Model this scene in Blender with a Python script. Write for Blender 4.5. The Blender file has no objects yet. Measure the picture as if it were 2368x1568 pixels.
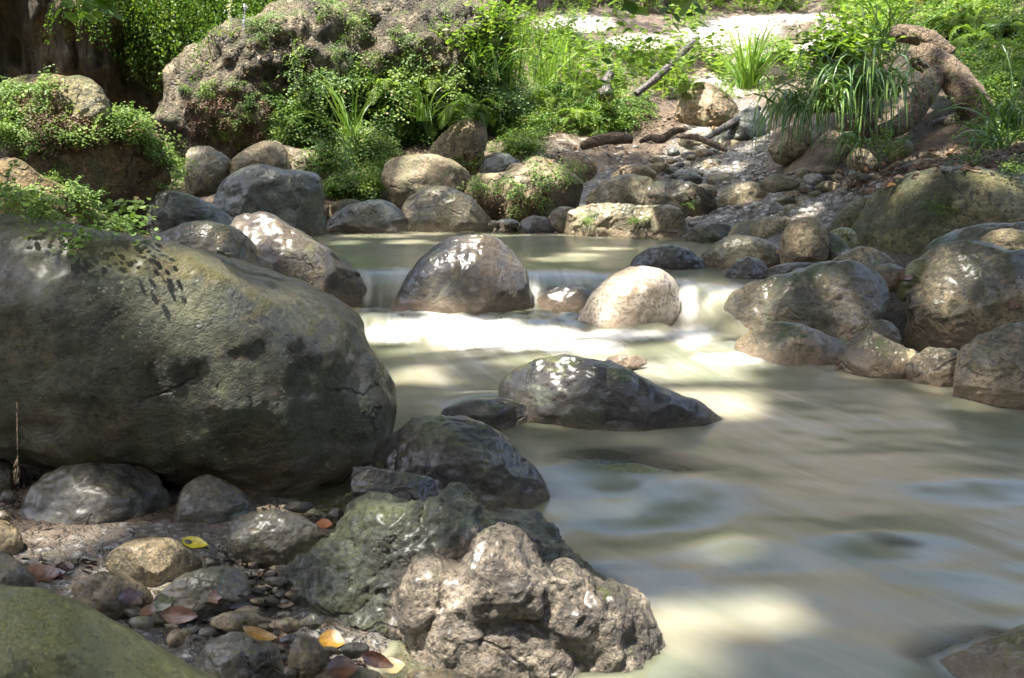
import bpy, bmesh, math, random
import numpy as np
from mathutils import Vector
from mathutils.bvhtree import BVHTree

# ------------------------------------------------------------------ camera, world, sun, exposure
scene = bpy.context.scene
COL = scene.collection
W0, H0 = 2367.0, 1568.0                    # working picture size the measurements were read in
FOC = 2301.0                               # focal length in those pixels (35 mm on 36 mm)
PITCH = math.radians(9.96)
CAM = np.array([0.0, 0.0, 0.60])           # the upper pool lies at z = 0

cam_d = bpy.data.cameras.new('camera')
cam = bpy.data.objects.new('camera', cam_d)
COL.objects.link(cam)
cam.location = CAM
cam.rotation_euler = (math.radians(90) - PITCH, 0, 0)
cam_d.lens = 35.0
cam_d.sensor_width = 36.0
cam_d.clip_start = 0.02
cam_d.clip_end = 400
cam_d.dof.use_dof = True
cam_d.dof.focus_distance = 3.4
cam_d.dof.aperture_fstop = 11.0
scene.camera = cam

SUN = np.array([-0.26, -0.20, 0.93]); SUN /= np.linalg.norm(SUN)     # towards the sun
EL = math.asin(SUN[2]); AZ = math.atan2(SUN[0], SUN[1])
world = bpy.data.worlds.new('World')
scene.world = world
world.use_nodes = True
wn = world.node_tree
sky = wn.nodes.new('ShaderNodeTexSky')
sky.sky_type = 'NISHITA'
sky.sun_disc = False
sky.sun_elevation = EL
sky.sun_rotation = AZ
sky.dust_density = 4.0
sky.air_density = 1.0
sky.ozone_density = 0.6
wn.links.new(sky.outputs[0], wn.nodes['Background'].inputs[0])
wn.nodes['Background'].inputs[1].default_value = 0.15
sl = bpy.data.lights.new('sun', 'SUN')
sl.energy = 3.0
sl.angle = math.radians(1.1)
sl.color = (1.0, 0.955, 0.88)
so = bpy.data.objects.new('sun', sl)
COL.objects.link(so)
so.location = (0, 0, 20)
so.rotation_euler = Vector(SUN).to_track_quat('Z', 'Y').to_euler()
scene.view_settings.view_transform = 'Standard'
scene.view_settings.look = 'None'
scene.view_settings.gamma = 1.0
scene.view_settings.exposure = 2.65
scene.cycles.max_bounces = 7
scene.cycles.diffuse_bounces = 3
scene.cycles.glossy_bounces = 3
scene.cycles.transmission_bounces = 4
scene.cycles.transparent_max_bounces = 8
scene.cycles.use_denoising = True

# ------------------------------------------------------------------ numbers, rays, noise
RNG = np.random.default_rng(7)
random.seed(7)

def ray(px, py):
    u = (px - W0/2)/FOC; v = -(py - H0/2)/FOC
    return np.array([u, math.cos(PITCH) + v*math.sin(PITCH), -math.sin(PITCH) + v*math.cos(PITCH)])

def at(px, py, d):                         # point on the pixel's ray at ground distance d
    r = ray(px, py); return CAM + r*(d/r[1])

def onz(px, py, z):                        # where the pixel's ray meets height z
    r = ray(px, py); return CAM + r*((z - CAM[2])/r[2])

def _h(ix, iy, iz, seed):
    h = (ix.astype(np.int64)*374761393 + iy.astype(np.int64)*668265263 + iz.astype(np.int64)*2147483647 + seed*1274126177) & 0xffffffff
    h = ((h ^ (h >> 13))*1274126177) & 0xffffffff
    h = ((h ^ (h >> 15))*2246822519) & 0xffffffff
    return ((h ^ (h >> 16)) & 0xffffff)/float(0xffffff)

def vn(p, seed=0):                         # value noise -1..1
    i = np.floor(p).astype(np.int64); f = p - i
    f = f*f*f*(f*(f*6 - 15) + 10)
    out = 0
    for dx in (0, 1):
        for dy in (0, 1):
            for dz in (0, 1):
                w = (f[:, 0] if dx else 1 - f[:, 0])*(f[:, 1] if dy else 1 - f[:, 1])*(f[:, 2] if dz else 1 - f[:, 2])
                out = out + w*_h(i[:, 0] + dx, i[:, 1] + dy, i[:, 2] + dz, seed)
    return out*2 - 1

def fbm(p, octv=4, seed=0, gain=0.5, ridged=False):
    a, s, t = 1.0, 0, 0
    q = p.copy()
    for k in range(octv):
        n = vn(q, seed + k*17)
        if ridged: n = 1 - 2*np.abs(n)
        s = s + a*n; t += a; a *= gain; q = q*2.03 + 3.7
    return s/t

def worley(p, seed=0):
    i = np.floor(p).astype(np.int64); best = np.full(len(p), 9.0); sec = best.copy()
    for dx in (-1, 0, 1):
        for dy in (-1, 0, 1):
            for dz in (-1, 0, 1):
                c = i + np.array([dx, dy, dz])
                q = c + np.stack([_h(c[:, 0], c[:, 1], c[:, 2], seed + k) for k in (1, 2, 3)], 1)
                d = np.linalg.norm(p - q, axis=1)
                sec = np.minimum(sec, np.maximum(best, d)); best = np.minimum(best, d)
    return best, sec

# ------------------------------------------------------------------ object helpers
def mesh_np(name, V, F, attrs=None, smooth=True):
    """V (n,3); F (m,k) array of one polygon size, or a list of such arrays"""
    Fs = F if isinstance(F, list) else [F]
    Fs = [np.asarray(f, dtype=np.int32) for f in Fs if len(f)]
    me = bpy.data.meshes.new(name)
    me.vertices.add(len(V)); me.vertices.foreach_set('co', np.ascontiguousarray(V, dtype=np.float32).ravel())
    loops = np.concatenate([f.ravel() for f in Fs])
    tot = np.concatenate([np.full(len(f), f.shape[1], dtype=np.int32) for f in Fs])
    start = np.concatenate([[0], np.cumsum(tot)[:-1]]).astype(np.int32)
    me.loops.add(len(loops)); me.loops.foreach_set('vertex_index', loops)
    me.polygons.add(len(tot)); me.polygons.foreach_set('loop_start', start); me.polygons.foreach_set('loop_total', tot)
    me.update(calc_edges=True)
    me.polygons.foreach_set('use_smooth', np.full(len(tot), smooth))
    for k, a in (attrs or {}).items():
        at_ = me.attributes.new(k, 'FLOAT', 'POINT'); at_.data.foreach_set('value', np.asarray(a, dtype=np.float32))
    me.update()
    return me

def link(name, me, mat=None, loc=(0, 0, 0), parent=None, label=None, cat=None, group=None, kind=None):
    o = bpy.data.objects.new(name, me); COL.objects.link(o)
    o.location = tuple(float(a) for a in loc)
    if mat is not None and not me.materials: me.materials.append(mat)
    if parent is not None: o.parent = parent
    if label: o['label'] = label
    if cat: o['category'] = cat
    if group: o['group'] = group
    if kind: o['kind'] = kind
    return o

def empty(name, loc, label, cat, group=None):
    o = bpy.data.objects.new(name, None); COL.objects.link(o); o.location = tuple(float(a) for a in loc)
    o.empty_display_size = 0.1
    o['label'] = label; o['category'] = cat
    if group: o['group'] = group
    return o

_ico = {}
def ico(sub):
    if sub not in _ico:
        bm = bmesh.new(); bmesh.ops.create_icosphere(bm, subdivisions=sub, radius=1.0)
        V = np.array([v.co[:] for v in bm.verts]); F = np.array([[v.index for v in f.verts] for f in bm.faces])
        bm.free(); _ico[sub] = (V/np.linalg.norm(V, axis=1)[:, None], F)
    return _ico[sub]

def vnormals(V, F):
    n = np.zeros_like(V)
    fn = np.cross(V[F[:, 1]] - V[F[:, 0]], V[F[:, 2]] - V[F[:, 0]])
    for k in range(F.shape[1]): np.add.at(n, F[:, k], fn)
    return n/np.maximum(np.linalg.norm(n, axis=1), 1e-12)[:, None]

# ------------------------------------------------------------------ materials
class NT:
    def __init__(s, name):
        s.m = bpy.data.materials.new(name); s.m.use_nodes = True
        s.t = s.m.node_tree; s.t.nodes.clear(); s.out = s.t.nodes.new('ShaderNodeOutputMaterial')
    def n(s, kind, **kw):
        nd = s.t.nodes.new(kind)
        for k, v in kw.items(): setattr(nd, k, v)
        return nd
    def l(s, a, b): s.t.links.new(a, b)
    def set(s, sock, v):
        if hasattr(v, 'is_output') or hasattr(v, 'links'): s.l(v, sock)
        else: sock.default_value = v
    def noise(s, vec, scale, detail=4, rough=0.55, dist=0.0, lac=2.0):
        nd = s.n('ShaderNodeTexNoise'); s.set(nd.inputs['Vector'], vec)
        for k, v in (('Scale', scale), ('Detail', detail), ('Roughness', rough), ('Distortion', dist), ('Lacunarity', lac)): nd.inputs[k].default_value = v
        return nd.outputs['Fac']
    def voro(s, vec, scale, feature='F1', rand=1.0):
        nd = s.n('ShaderNodeTexVoronoi', feature=feature); s.set(nd.inputs['Vector'], vec)
        nd.inputs['Scale'].default_value = scale; nd.inputs['Randomness'].default_value = rand
        return nd.outputs['Distance']
    def ramp(s, fac, a, b, lo=0.0, hi=1.0):
        nd = s.n('ShaderNodeMapRange', interpolation_type='SMOOTHSTEP'); s.set(nd.inputs[0], fac)
        for i, v in ((1, a), (2, b), (3, lo), (4, hi)): nd.inputs[i].default_value = v
        return nd.outputs[0]
    def math(s, op, a, b=0.0, clamp=False):
        nd = s.n('ShaderNodeMath', operation=op, use_clamp=clamp); s.set(nd.inputs[0], a); s.set(nd.inputs[1], b)
        return nd.outputs[0]
    def mix(s, fac, a, b, mode='MIX'):
        nd = s.n('ShaderNodeMix', data_type='RGBA', blend_type=mode); nd.clamp_factor = True
        s.set(nd.inputs[0], fac)
        for i, v in ((6, a), (7, b)): s.set(nd.inputs[i], (*v, 1.0) if isinstance(v, tuple) and len(v) == 3 else v)
        return nd.outputs[2]
    def attr(s, name):
        nd = s.n('ShaderNodeAttribute', attribute_name=name); return nd.outputs['Fac']
    def bump(s, h, dist, strength=1.0, normal=None):
        nd = s.n('ShaderNodeBump'); s.set(nd.inputs['Height'], h)
        nd.inputs['Distance'].default_value = dist; nd.inputs['Strength'].default_value = strength
        if normal is not None: s.l(normal, nd.inputs['Normal'])
        return nd.outputs[0]

def obj_coords(t, stretch=None):
    tc = t.n('ShaderNodeTexCoord'); oi = t.n('ShaderNodeObjectInfo')
    add = t.n('ShaderNodeVectorMath', operation='ADD'); t.l(tc.outputs['Object'], add.inputs[0])
    sc = t.n('ShaderNodeVectorMath', operation='SCALE'); sc.inputs[0].default_value = (17.3, 9.1, 23.7); t.l(oi.outputs['Random'], sc.inputs['Scale'])
    t.l(sc.outputs[0], add.inputs[1])
    v = add.outputs[0]
    if stretch:
        mp = t.n('ShaderNodeMapping'); t.l(v, mp.inputs[0]); mp.inputs['Scale'].default_value = stretch; v = mp.outputs[0]
    return v

def rock_mat(name, base, dark, pale, moss=0.0, mosscol=(0.075, 0.10, 0.028), wet=0.5, scale=1.0, bump=1.0, silt=None, algae=0.3, pits=0.5, rlo=0.16, rhi=0.62, palev=0.62, zone=None, lichen=0.0, gainc=1.22):
    """wet boulder: three rock tones, algae film, top moss, wet gloss patches, silt stain above the water line"""
    def W(q):
        m = sum(q)/3; q = [max(0.004, m + (x - m)*1.45)*gainc for x in q]; return (q[0]*1.10, q[1]*1.0, q[2]*0.78)
    base, dark, pale = W(base), W(dark), W(pale); mosscol = (mosscol[0]*1.15, mosscol[1]*0.98, mosscol[2]*0.8)
    t = NT(name); v = obj_coords(t)
    if zone:
        za = t.math('ADD', t.attr('zone'), t.math('MULTIPLY', t.math('SUBTRACT', t.noise(v, 14, 5, 0.65), 0.5), 0.7)); zf = t.ramp(za, 0.35, 0.65)
        base, dark, pale = (t.mix(zf, a, W(b)) for a, b in zip((base, dark, pale), zone))
    geo = t.n('ShaderNodeNewGeometry')
    sx = t.n('ShaderNodeSeparateXYZ'); t.l(geo.outputs['Normal'], sx.inputs[0]); nz = sx.outputs[2]
    sp = t.n('ShaderNodeSeparateXYZ'); t.l(geo.outputs['Position'], sp.inputs[0]); pz = sp.outputs[2]
    big = t.noise(v, 2.6*scale, 4, 0.6, 0.6)
    mid = t.noise(v, 9*scale, 7, 0.66, 0.4)
    fine = t.noise(v, 55*scale, 6, 0.7)
    grain = t.noise(v, 190*scale, 3, 0.65)
    c = t.mix(t.ramp(big, 0.41, 0.57), dark, base)
    c = t.mix(t.ramp(mid, palev - 0.12, palev + 0.08, 0, 0.85), c, pale)
    c = t.mix(t.ramp(fine, 0.38, 0.53, 0.8, 0), c, t.mix(1.0, dark, (0.35, 0.35, 0.35), 'MULTIPLY'))
    c = t.mix(t.ramp(mid, 0.34, 0.47, 0.85, 0), c, t.mix(1.0, dark, (0.6, 0.6, 0.6), 'MULTIPLY'))
    c = t.mix(t.ramp(grain, 0.58, 0.72, 0, 0.5), c, t.mix(1.0, pale, (1.4, 1.4, 1.4), 'MULTIPLY'))
    dv = t.n('ShaderNodeTexNoise'); t.l(v, dv.inputs['Vector']); dv.inputs['Scale'].default_value = 3.5*scale; dv.inputs['Detail'].default_value = 4
    va_ = t.n('ShaderNodeVectorMath', operation='MULTIPLY_ADD'); t.l(dv.outputs['Color'], va_.inputs[0]); va_.inputs[1].default_value = (0.35/scale,)*3; t.l(v, va_.inputs[2])
    ce = t.voro(va_.outputs[0], 2.6*scale, 'DISTANCE_TO_EDGE')
    crack = t.math('MULTIPLY', t.ramp(ce, 0.004, 0.022, 1, 0), t.ramp(t.noise(v, 2.1*scale, 2, 0.5), 0.50, 0.58))
    c = t.mix(t.math('MULTIPLY', crack, 0.75), c, t.mix(1.0, dark, (0.4, 0.4, 0.4), 'MULTIPLY'))
    if algae > 0:
        am = t.noise(v, 4.7*scale, 6, 0.68, 1.0)
        am = t.math('MULTIPLY', t.ramp(am, 0.60 - 0.25*algae, 0.72 - 0.25*algae), t.ramp(fine, 0.35, 0.6, 0.35, 1))
        c = t.mix(t.math('MULTIPLY', am, min(1.0, 0.35 + algae)), c, tuple(0.55*x + 0.45*y for x, y in zip(mosscol, (0.10, 0.13, 0.08))))
    if lichen > 0:
        lv_ = t.voro(v, 55*scale); lp = t.noise(v, 3.3*scale, 4, 0.6)
        lm = t.math('MULTIPLY', t.ramp(t.math('ADD', lv_, t.math('MULTIPLY', t.math('SUBTRACT', fine, 0.5), 0.5)), 0.16, 0.26, 1, 0), t.ramp(lp, 0.54, 0.64))
        c = t.mix(t.math('MULTIPLY', lm, lichen), c, (0.34, 0.33, 0.19))
        lm2 = t.ramp(t.noise(v, 3.0*scale, 7, 0.72, 1.3), 0.57, 0.67, 0, lichen)
        c = t.mix(lm2, c, (0.19, 0.175, 0.125))
    if moss > 0:
        up = t.ramp(nz, 0.15, 0.85)
        mn = t.noise(v, 6.5*scale, 8, 0.75, 0.6)
        mm = t.ramp(t.math('ADD', mn, t.math('MULTIPLY', up, 0.22)), 0.80 - 0.3*moss, 0.90 - 0.3*moss)
        mc = t.mix(t.ramp(grain, 0.3, 0.7), tuple(x*0.55 for x in mosscol), tuple(min(1, x*1.7) for x in mosscol))
        c = t.mix(mm, c, mc)
    if silt is not None:
        sz = t.math('SUBTRACT', pz, silt[0])
        sz = t.math('ADD', sz, t.math('MULTIPLY', t.math('SUBTRACT', mid, 0.5), 0.16))
        c = t.mix(t.ramp(sz, silt[1]*0.2, silt[1], silt[2] if len(silt) > 2 else 0.7, 0.0), c, (0.30, 0.21, 0.125))
    p = t.n('ShaderNodeBsdfPrincipled'); t.l(c, p.inputs['Base Color'])
    wn_ = t.noise(v, 5.0*scale, 4, 0.6)
    r = t.ramp(t.math('ADD', wn_, t.math('MULTIPLY', t.math('SUBTRACT', fine, 0.5), 0.5)), 0.62 - 0.35*wet, 0.85 - 0.3*wet, rlo*0.8 + 0.13, rhi + 0.08)
    t.l(r, p.inputs['Roughness'])
    p.inputs['Specular IOR Level'].default_value = 0.38 + 0.25*wet
    p.inputs['Coat Weight'].default_value = 0.75*wet*wet
    p.inputs['Coat Roughness'].default_value = 0.31 + 0.2*(1 - wet)
    p.inputs['Coat IOR'].default_value = 1.6
    h = t.math('ADD', t.math('MULTIPLY', fine, 0.95), t.math('MULTIPLY', grain, 0.30))
    h = t.math('ADD', h, t.math('MULTIPLY', mid, 1.5))
    vd = t.voro(v, 38*scale); h = t.math('ADD', h, t.math('MULTIPLY', t.ramp(vd, 0.0, 0.45), 0.28*pits))
    h = t.math('SUBTRACT', h, t.math('MULTIPLY', crack, 0.8))
    t.l(t.bump(h, 0.020*bump/scale, 1.0), p.inputs['Normal'])
    t.l(p.outputs[0], t.out.inputs[0])
    return t.m

def leaf_mat(name, a, b, c=None, trans=0.45, rough=0.45, spec=0.4):
    t = NT(name); v = t.attr('v')
    col = t.mix(t.ramp(v, 0.1, 0.8), a, b)
    if c: col = t.mix(t.ramp(v, 0.86, 0.97), col, c)
    p = t.n('ShaderNodeBsdfPrincipled'); t.l(col, p.inputs['Base Color']); p.inputs['Roughness'].default_value = rough
    p.inputs['Specular IOR Level'].default_value = spec
    tr = t.n('ShaderNodeBsdfTranslucent')
    tc = t.mix(1.0, col, (1.25, 1.30, 0.55), 'MULTIPLY'); t.l(tc, tr.inputs[0])
    mx = t.n('ShaderNodeMixShader'); mx.inputs[0].default_value = trans
    t.l(p.outputs[0], mx.inputs[1]); t.l(tr.outputs[0], mx.inputs[2]); t.l(mx.outputs[0], t.out.inputs[0])
    return t.m

M = {}
# name: base, dark, pale
M['dark_mossy'] = rock_mat('dark mossy boulder', (0.070, 0.063, 0.038), (0.022, 0.023, 0.013), (0.16, 0.15, 0.105), moss=0.52, mosscol=(0.078, 0.080, 0.026), wet=0.72, scale=1.0, bump=1.15, algae=0.8, rlo=0.2, rhi=0.6, palev=0.68, silt=(-0.32, 0.2, 0.4), lichen=0.95)
M['wet_dark'] = rock_mat('wet dark stone', (0.048, 0.040, 0.030), (0.016, 0.014, 0.012), (0.11, 0.10, 0.075), moss=0.35, mosscol=(0.060, 0.080, 0.022), wet=0.9, scale=1.1, bump=1.0, algae=0.35, rlo=0.12, rhi=0.42, palev=0.70, silt=(-0.32, 0.09, 0.5), gainc=0.82)
M['wet_brown'] = rock_mat('wet brown boulder', (0.068, 0.055, 0.042), (0.020, 0.017, 0.015), (0.13, 0.11, 0.085), moss=0.12, wet=0.9, scale=1.0, bump=1.1, algae=0.25, rlo=0.14, rhi=0.42, silt=(-0.22, 0.16, 0.8), gainc=0.82)
M['tufa'] = rock_mat('pitted tufa', (0.062, 0.070, 0.050), (0.020, 0.022, 0.016), (0.17, 0.19, 0.145), zone=((0.185, 0.170, 0.160), (0.043, 0.039, 0.036), (0.38, 0.355, 0.335)), moss=0.18, mosscol=(0.06, 0.08, 0.02), wet=0.7, scale=1.5, bump=1.5, algae=0.15, pits=1.6, rlo=0.16, rhi=0.55)
M['green_smooth'] = rock_mat('green smooth stone', (0.17, 0.175, 0.105), (0.065, 0.07, 0.035), (0.30, 0.32, 0.24), moss=0.35, mosscol=(0.10, 0.115, 0.032), wet=0.5, scale=1.3, bump=0.35, algae=0.5, pits=0.2, rlo=0.3, rhi=0.6)
M['tan'] = rock_mat('tan limestone', (0.225, 0.20, 0.162), (0.105, 0.09, 0.070), (0.36, 0.335, 0.285), moss=0.18, mosscol=(0.11, 0.12, 0.04), wet=0.35, scale=0.7, bump=0.8, algae=0.3, rlo=0.35, rhi=0.75)
M['tan_near'] = rock_mat('sandy river stone', (0.14, 0.12, 0.088), (0.05, 0.044, 0.032), (0.27, 0.24, 0.185), moss=0.05, wet=0.6, scale=1.6, bump=0.55, algae=0.2, rlo=0.25, rhi=0.6)
M['grey_near'] = rock_mat('grey river stone', (0.075, 0.070, 0.058), (0.028, 0.026, 0.022), (0.155, 0.145, 0.12), moss=0.10, wet=0.8, scale=1.6, bump=0.55, algae=0.25, rlo=0.18, rhi=0.5, lichen=0.45)
M['blue_slab'] = rock_mat('blue grey wet slab', (0.085, 0.095, 0.095), (0.032, 0.037, 0.035), (0.17, 0.185, 0.17), moss=0.15, mosscol=(0.06, 0.075, 0.035), wet=0.85, scale=0.8, bump=1.0, algae=0.35, rlo=0.18, rhi=0.5, silt=(0.0, 0.10, 0.6), lichen=0.45)
M['white_wet'] = rock_mat('pale wet limestone', (0.46, 0.43, 0.41), (0.27, 0.23, 0.19), (0.60, 0.60, 0.62), moss=0.0, wet=0.9, scale=1.0, bump=0.5, algae=0.08, rlo=0.12, rhi=0.35, silt=(-0.22, 0.12, 0.6))
M['grey_far'] = rock_mat('grey limestone', (0.22, 0.20, 0.155), (0.085, 0.078, 0.06), (0.38, 0.36, 0.29), moss=0.30, mosscol=(0.085, 0.10, 0.035), wet=0.72, scale=0.75, bump=1.0, algae=0.4, rlo=0.22, rhi=0.6, silt=(0.0, 0.07, 0.6), lichen=0.45)
M['right_grey'] = rock_mat('grey lichen boulder', (0.20, 0.175, 0.135), (0.065, 0.06, 0.045), (0.40, 0.36, 0.29), moss=0.40, mosscol=(0.055, 0.078, 0.022), wet=0.75, scale=0.9, bump=1.3, algae=0.35, rlo=0.2, rhi=0.6, silt=(-0.26, 0.14, 0.7), lichen=0.45)
M['right_dark'] = rock_mat('dark bank boulder', (0.085, 0.075, 0.055), (0.03, 0.028, 0.02), (0.19, 0.175, 0.13), moss=0.38, mosscol=(0.045, 0.068, 0.018), wet=0.8, scale=0.9, bump=1.0, algae=0.4, rlo=0.2, rhi=0.6, silt=(-0.24, 0.12, 0.6), lichen=0.45)
M['big_right'] = rock_mat('mossy domed boulder', (0.17, 0.16, 0.105), (0.06, 0.06, 0.038), (0.30, 0.29, 0.22), moss=0.42, mosscol=(0.065, 0.078, 0.026), wet=0.35, scale=0.65, bump=0.9, algae=0.5, rlo=0.3, rhi=0.7, lichen=0.45)
M['conglomerate'] = rock_mat('pebbly conglomerate', (0.150, 0.138, 0.118), (0.040, 0.037, 0.030), (0.36, 0.34, 0.30), moss=0.34, wet=0.15, scale=0.6, bump=2.2, algae=0.25, pits=1.8, rlo=0.5, rhi=0.85)
M['mossy_tan'] = rock_mat('mossy earth rock', (0.165, 0.130, 0.085), (0.070, 0.054, 0.034), (0.30, 0.26, 0.19), moss=0.35, mosscol=(0.10, 0.115, 0.03), wet=0.15, scale=0.9, bump=1.5, algae=0.35, pits=1.2, rlo=0.5, rhi=0.85)
M['white_dry'] = rock_mat('bleached limestone', (0.58, 0.59, 0.66), (0.34, 0.32, 0.30), (0.70, 0.75, 0.88), moss=0.05, wet=0.1, scale=0.7, bump=1.3, algae=0.1, rlo=0.5, rhi=0.85)
M['wet_tan'] = rock_mat('wet tan boulder', (0.115, 0.092, 0.064), (0.04, 0.033, 0.025), (0.23, 0.19, 0.14), moss=0.15, wet=0.85, scale=1.0, bump=1.0, algae=0.3, rlo=0.15, rhi=0.45, silt=(-0.22, 0.16, 0.8), lichen=0.3, gainc=0.82)

# ------------------------------------------------------------------ rocks
def spline(pts, n=10):
    P = np.array(pts, float); k = len(P); out = []
    for i in range(k):
        a, b, c, d = P[i-1], P[i], P[(i+1) % k], P[(i+2) % k]
        for j in range(n):
            t = j/n
            out.append(0.5*((2*b) + (-a + c)*t + (2*a - 5*b + 4*c - d)*t*t + (-a + 3*b - 3*c + d)*t**3))
    return np.array(out)

def body(outline, dist, depth=0.8, sub=5, e=0.85, lean=0.0):
    """closed lump whose outline seen from the river bank is the given one; returns world verts, faces, centre, size"""
    S = spline(outline, 8); c0 = S.mean(0)
    C = at(c0[0], c0[1], dist)
    vd = C - CAM; L = np.linalg.norm(vd); vd /= L
    right = np.cross(vd, [0, 0, 1]); right /= np.linalg.norm(right); up = np.cross(right, vd)
    ab = []
    for x, y in S:
        r = ray(x, y); q = CAM + r*(L/np.dot(r, vd)) - C
        ab.append((np.dot(q, right), np.dot(q, up)))
    ab = np.array(ab); th = np.arctan2(ab[:, 1], ab[:, 0]); rad = np.hypot(ab[:, 0], ab[:, 1])
    o = np.argsort(th); th, rad = th[o], rad[o]
    size = 0.5*math.sqrt(np.ptp(ab[:, 0])*np.ptp(ab[:, 1]))
    D, F = ico(sub)
    T = np.arctan2(D[:, 1], D[:, 0]); R = np.interp(T, np.r_[th[-1] - 2*math.pi, th, th[0] + 2*math.pi], np.r_[rad[-1], rad, rad[0]])
    rr = np.hypot(D[:, 0], D[:, 1])
    # flatten radius variation towards the poles so that the front is one smooth face
    R = R*np.clip(rr, 0, 1)**0.6 + R.mean()*(1 - np.clip(rr, 0, 1)**0.6)
    rr2 = rr**e; dz = np.sign(D[:, 2])*np.abs(D[:, 2])**e
    hw = size*depth
    V = C + (R*rr2*np.cos(T))[:, None]*right + (R*rr2*np.sin(T))[:, None]*up + (dz*hw)[:, None]*vd
    if lean: V = V + ((V - C) @ up)[:, None]*lean*vd
    return V, F, C, size

def erode(V, F, size, style, amp, seed):
    N = vnormals(V, F); s = size; P = V/s
    n1 = fbm(P*1.3, 3, seed); 
    d = amp*0.10*n1
    if style == 'smooth':
        d = d + amp*(0.03*fbm(P*3.2, 3, seed + 5, 0.5, True) + 0.016*fbm(P*8, 4, seed + 4) + 0.012*fbm(V*26, 3, seed + 6)/max(s, 0.1)*0.3)
        # a few flattened facets and one or two shallow grooves
        g = fbm(P*1.6, 2, seed + 40); d = d - amp*0.012*np.exp(-(g/0.10)**2)
    elif style == 'craggy':
        w = P + 0.35*np.stack([fbm(P*1.7, 2, seed + k) for k in (11, 12, 13)], 1)
        d = d + amp*(0.09*fbm(w*2.0, 4, seed + 5, 0.5, True) + 0.03*fbm(P*7, 4, seed + 6, 0.6))
        b, _ = worley(P*7, seed + 7); d = d - amp*0.035*np.clip(0.42 - b, 0, 1)/0.42
    elif style == 'tufa':
        w = P + 0.30*np.stack([fbm(P*2.2, 3, seed + k) for k in (11, 12, 13)], 1)
        d = d + amp*(0.085*fbm(w*2.4, 4, seed + 5, 0.5, True) + 0.025*fbm(P*9, 4, seed + 6, 0.6))
        b, _ = worley(w*6, seed + 7); b2, _ = worley(w*13, seed + 8); m = np.clip(0.5 + 1.6*fbm(P*1.5, 3, seed + 9), 0, 1)
        d = d - amp*m*(0.030*np.clip(0.40 - b, 0, 1)/0.40 + 0.022*np.clip(0.42 - b2, 0, 1)/0.42)
    elif style == 'layered':
        d = d + amp*(0.06*fbm(P*np.array([1.5, 1.5, 6]), 4, seed + 5) + 0.03*fbm(P*6, 4, seed + 6, 0.6, True))
    elif style == 'conglom':
        b, _ = worley(V*3.2, seed + 7); b2, _ = worley(V*8.0, seed + 8)
        d = d + amp*(0.16*fbm(P*2.5, 4, seed + 5, 0.6, True) + 0.09*np.clip(0.6 - b, 0, 1) + 0.05*np.clip(0.6 - b2, 0, 1) + 0.02*fbm(P*16, 3, seed + 6))
    return V + N*(d*s)[:, None]

def facets(V, C, vd, size, seed, k=9, amt=0.8):
    g = np.random.default_rng(seed + 5); Q = (V - C)
    for _ in range(k):
        n = g.normal(0, 1, 3); n[2] += 0.3; n /= np.linalg.norm(n)
        if np.dot(n, vd) > 0: n = n - 2*np.dot(n, vd)*vd
        while abs(np.dot(n, vd)) < 0.66: n = n - 0.3*vd; n /= np.linalg.norm(n)
        d = Q @ n; h = np.quantile(d, 0.90 + 0.06*g.random()); ex = np.clip(d - h, 0, None)
        Q = Q - n*(ex*amt)[:, None]
    return Q + C

ROCKS = []          # (verts, faces, object) for ray casts
def rock(outline, dist, mat, label, cat='boulder', depth=0.85, sub=5, e=0.82, style='smooth', amp=1.0, seed=None, group=None, extra=None, name=None, shape=None):
    seed = seed if seed is not None else (int(abs(outline[0][0])*7 + abs(outline[0][1])*3 + dist*100) % 9973)
    V, F, C, size = body(outline, dist, depth, sub, e)
    if shape is not None: V = shape(V)
    vd = (C - CAM)/np.linalg.norm(C - CAM)
    V = facets(V, C, vd, size, seed, 8 if style == 'smooth' else 12, 0.6 if style == 'smooth' else 0.85)
    V = erode(V, F, size, style, amp, seed)
    me = mesh_np(cat.replace(' ', '_'), V - C, F)
    o = link(name or cat.replace(' ', '_'), me, M[mat], C, label=label, cat=cat, group=group)
    ROCKS.append((V, F, o))
    return o
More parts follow.
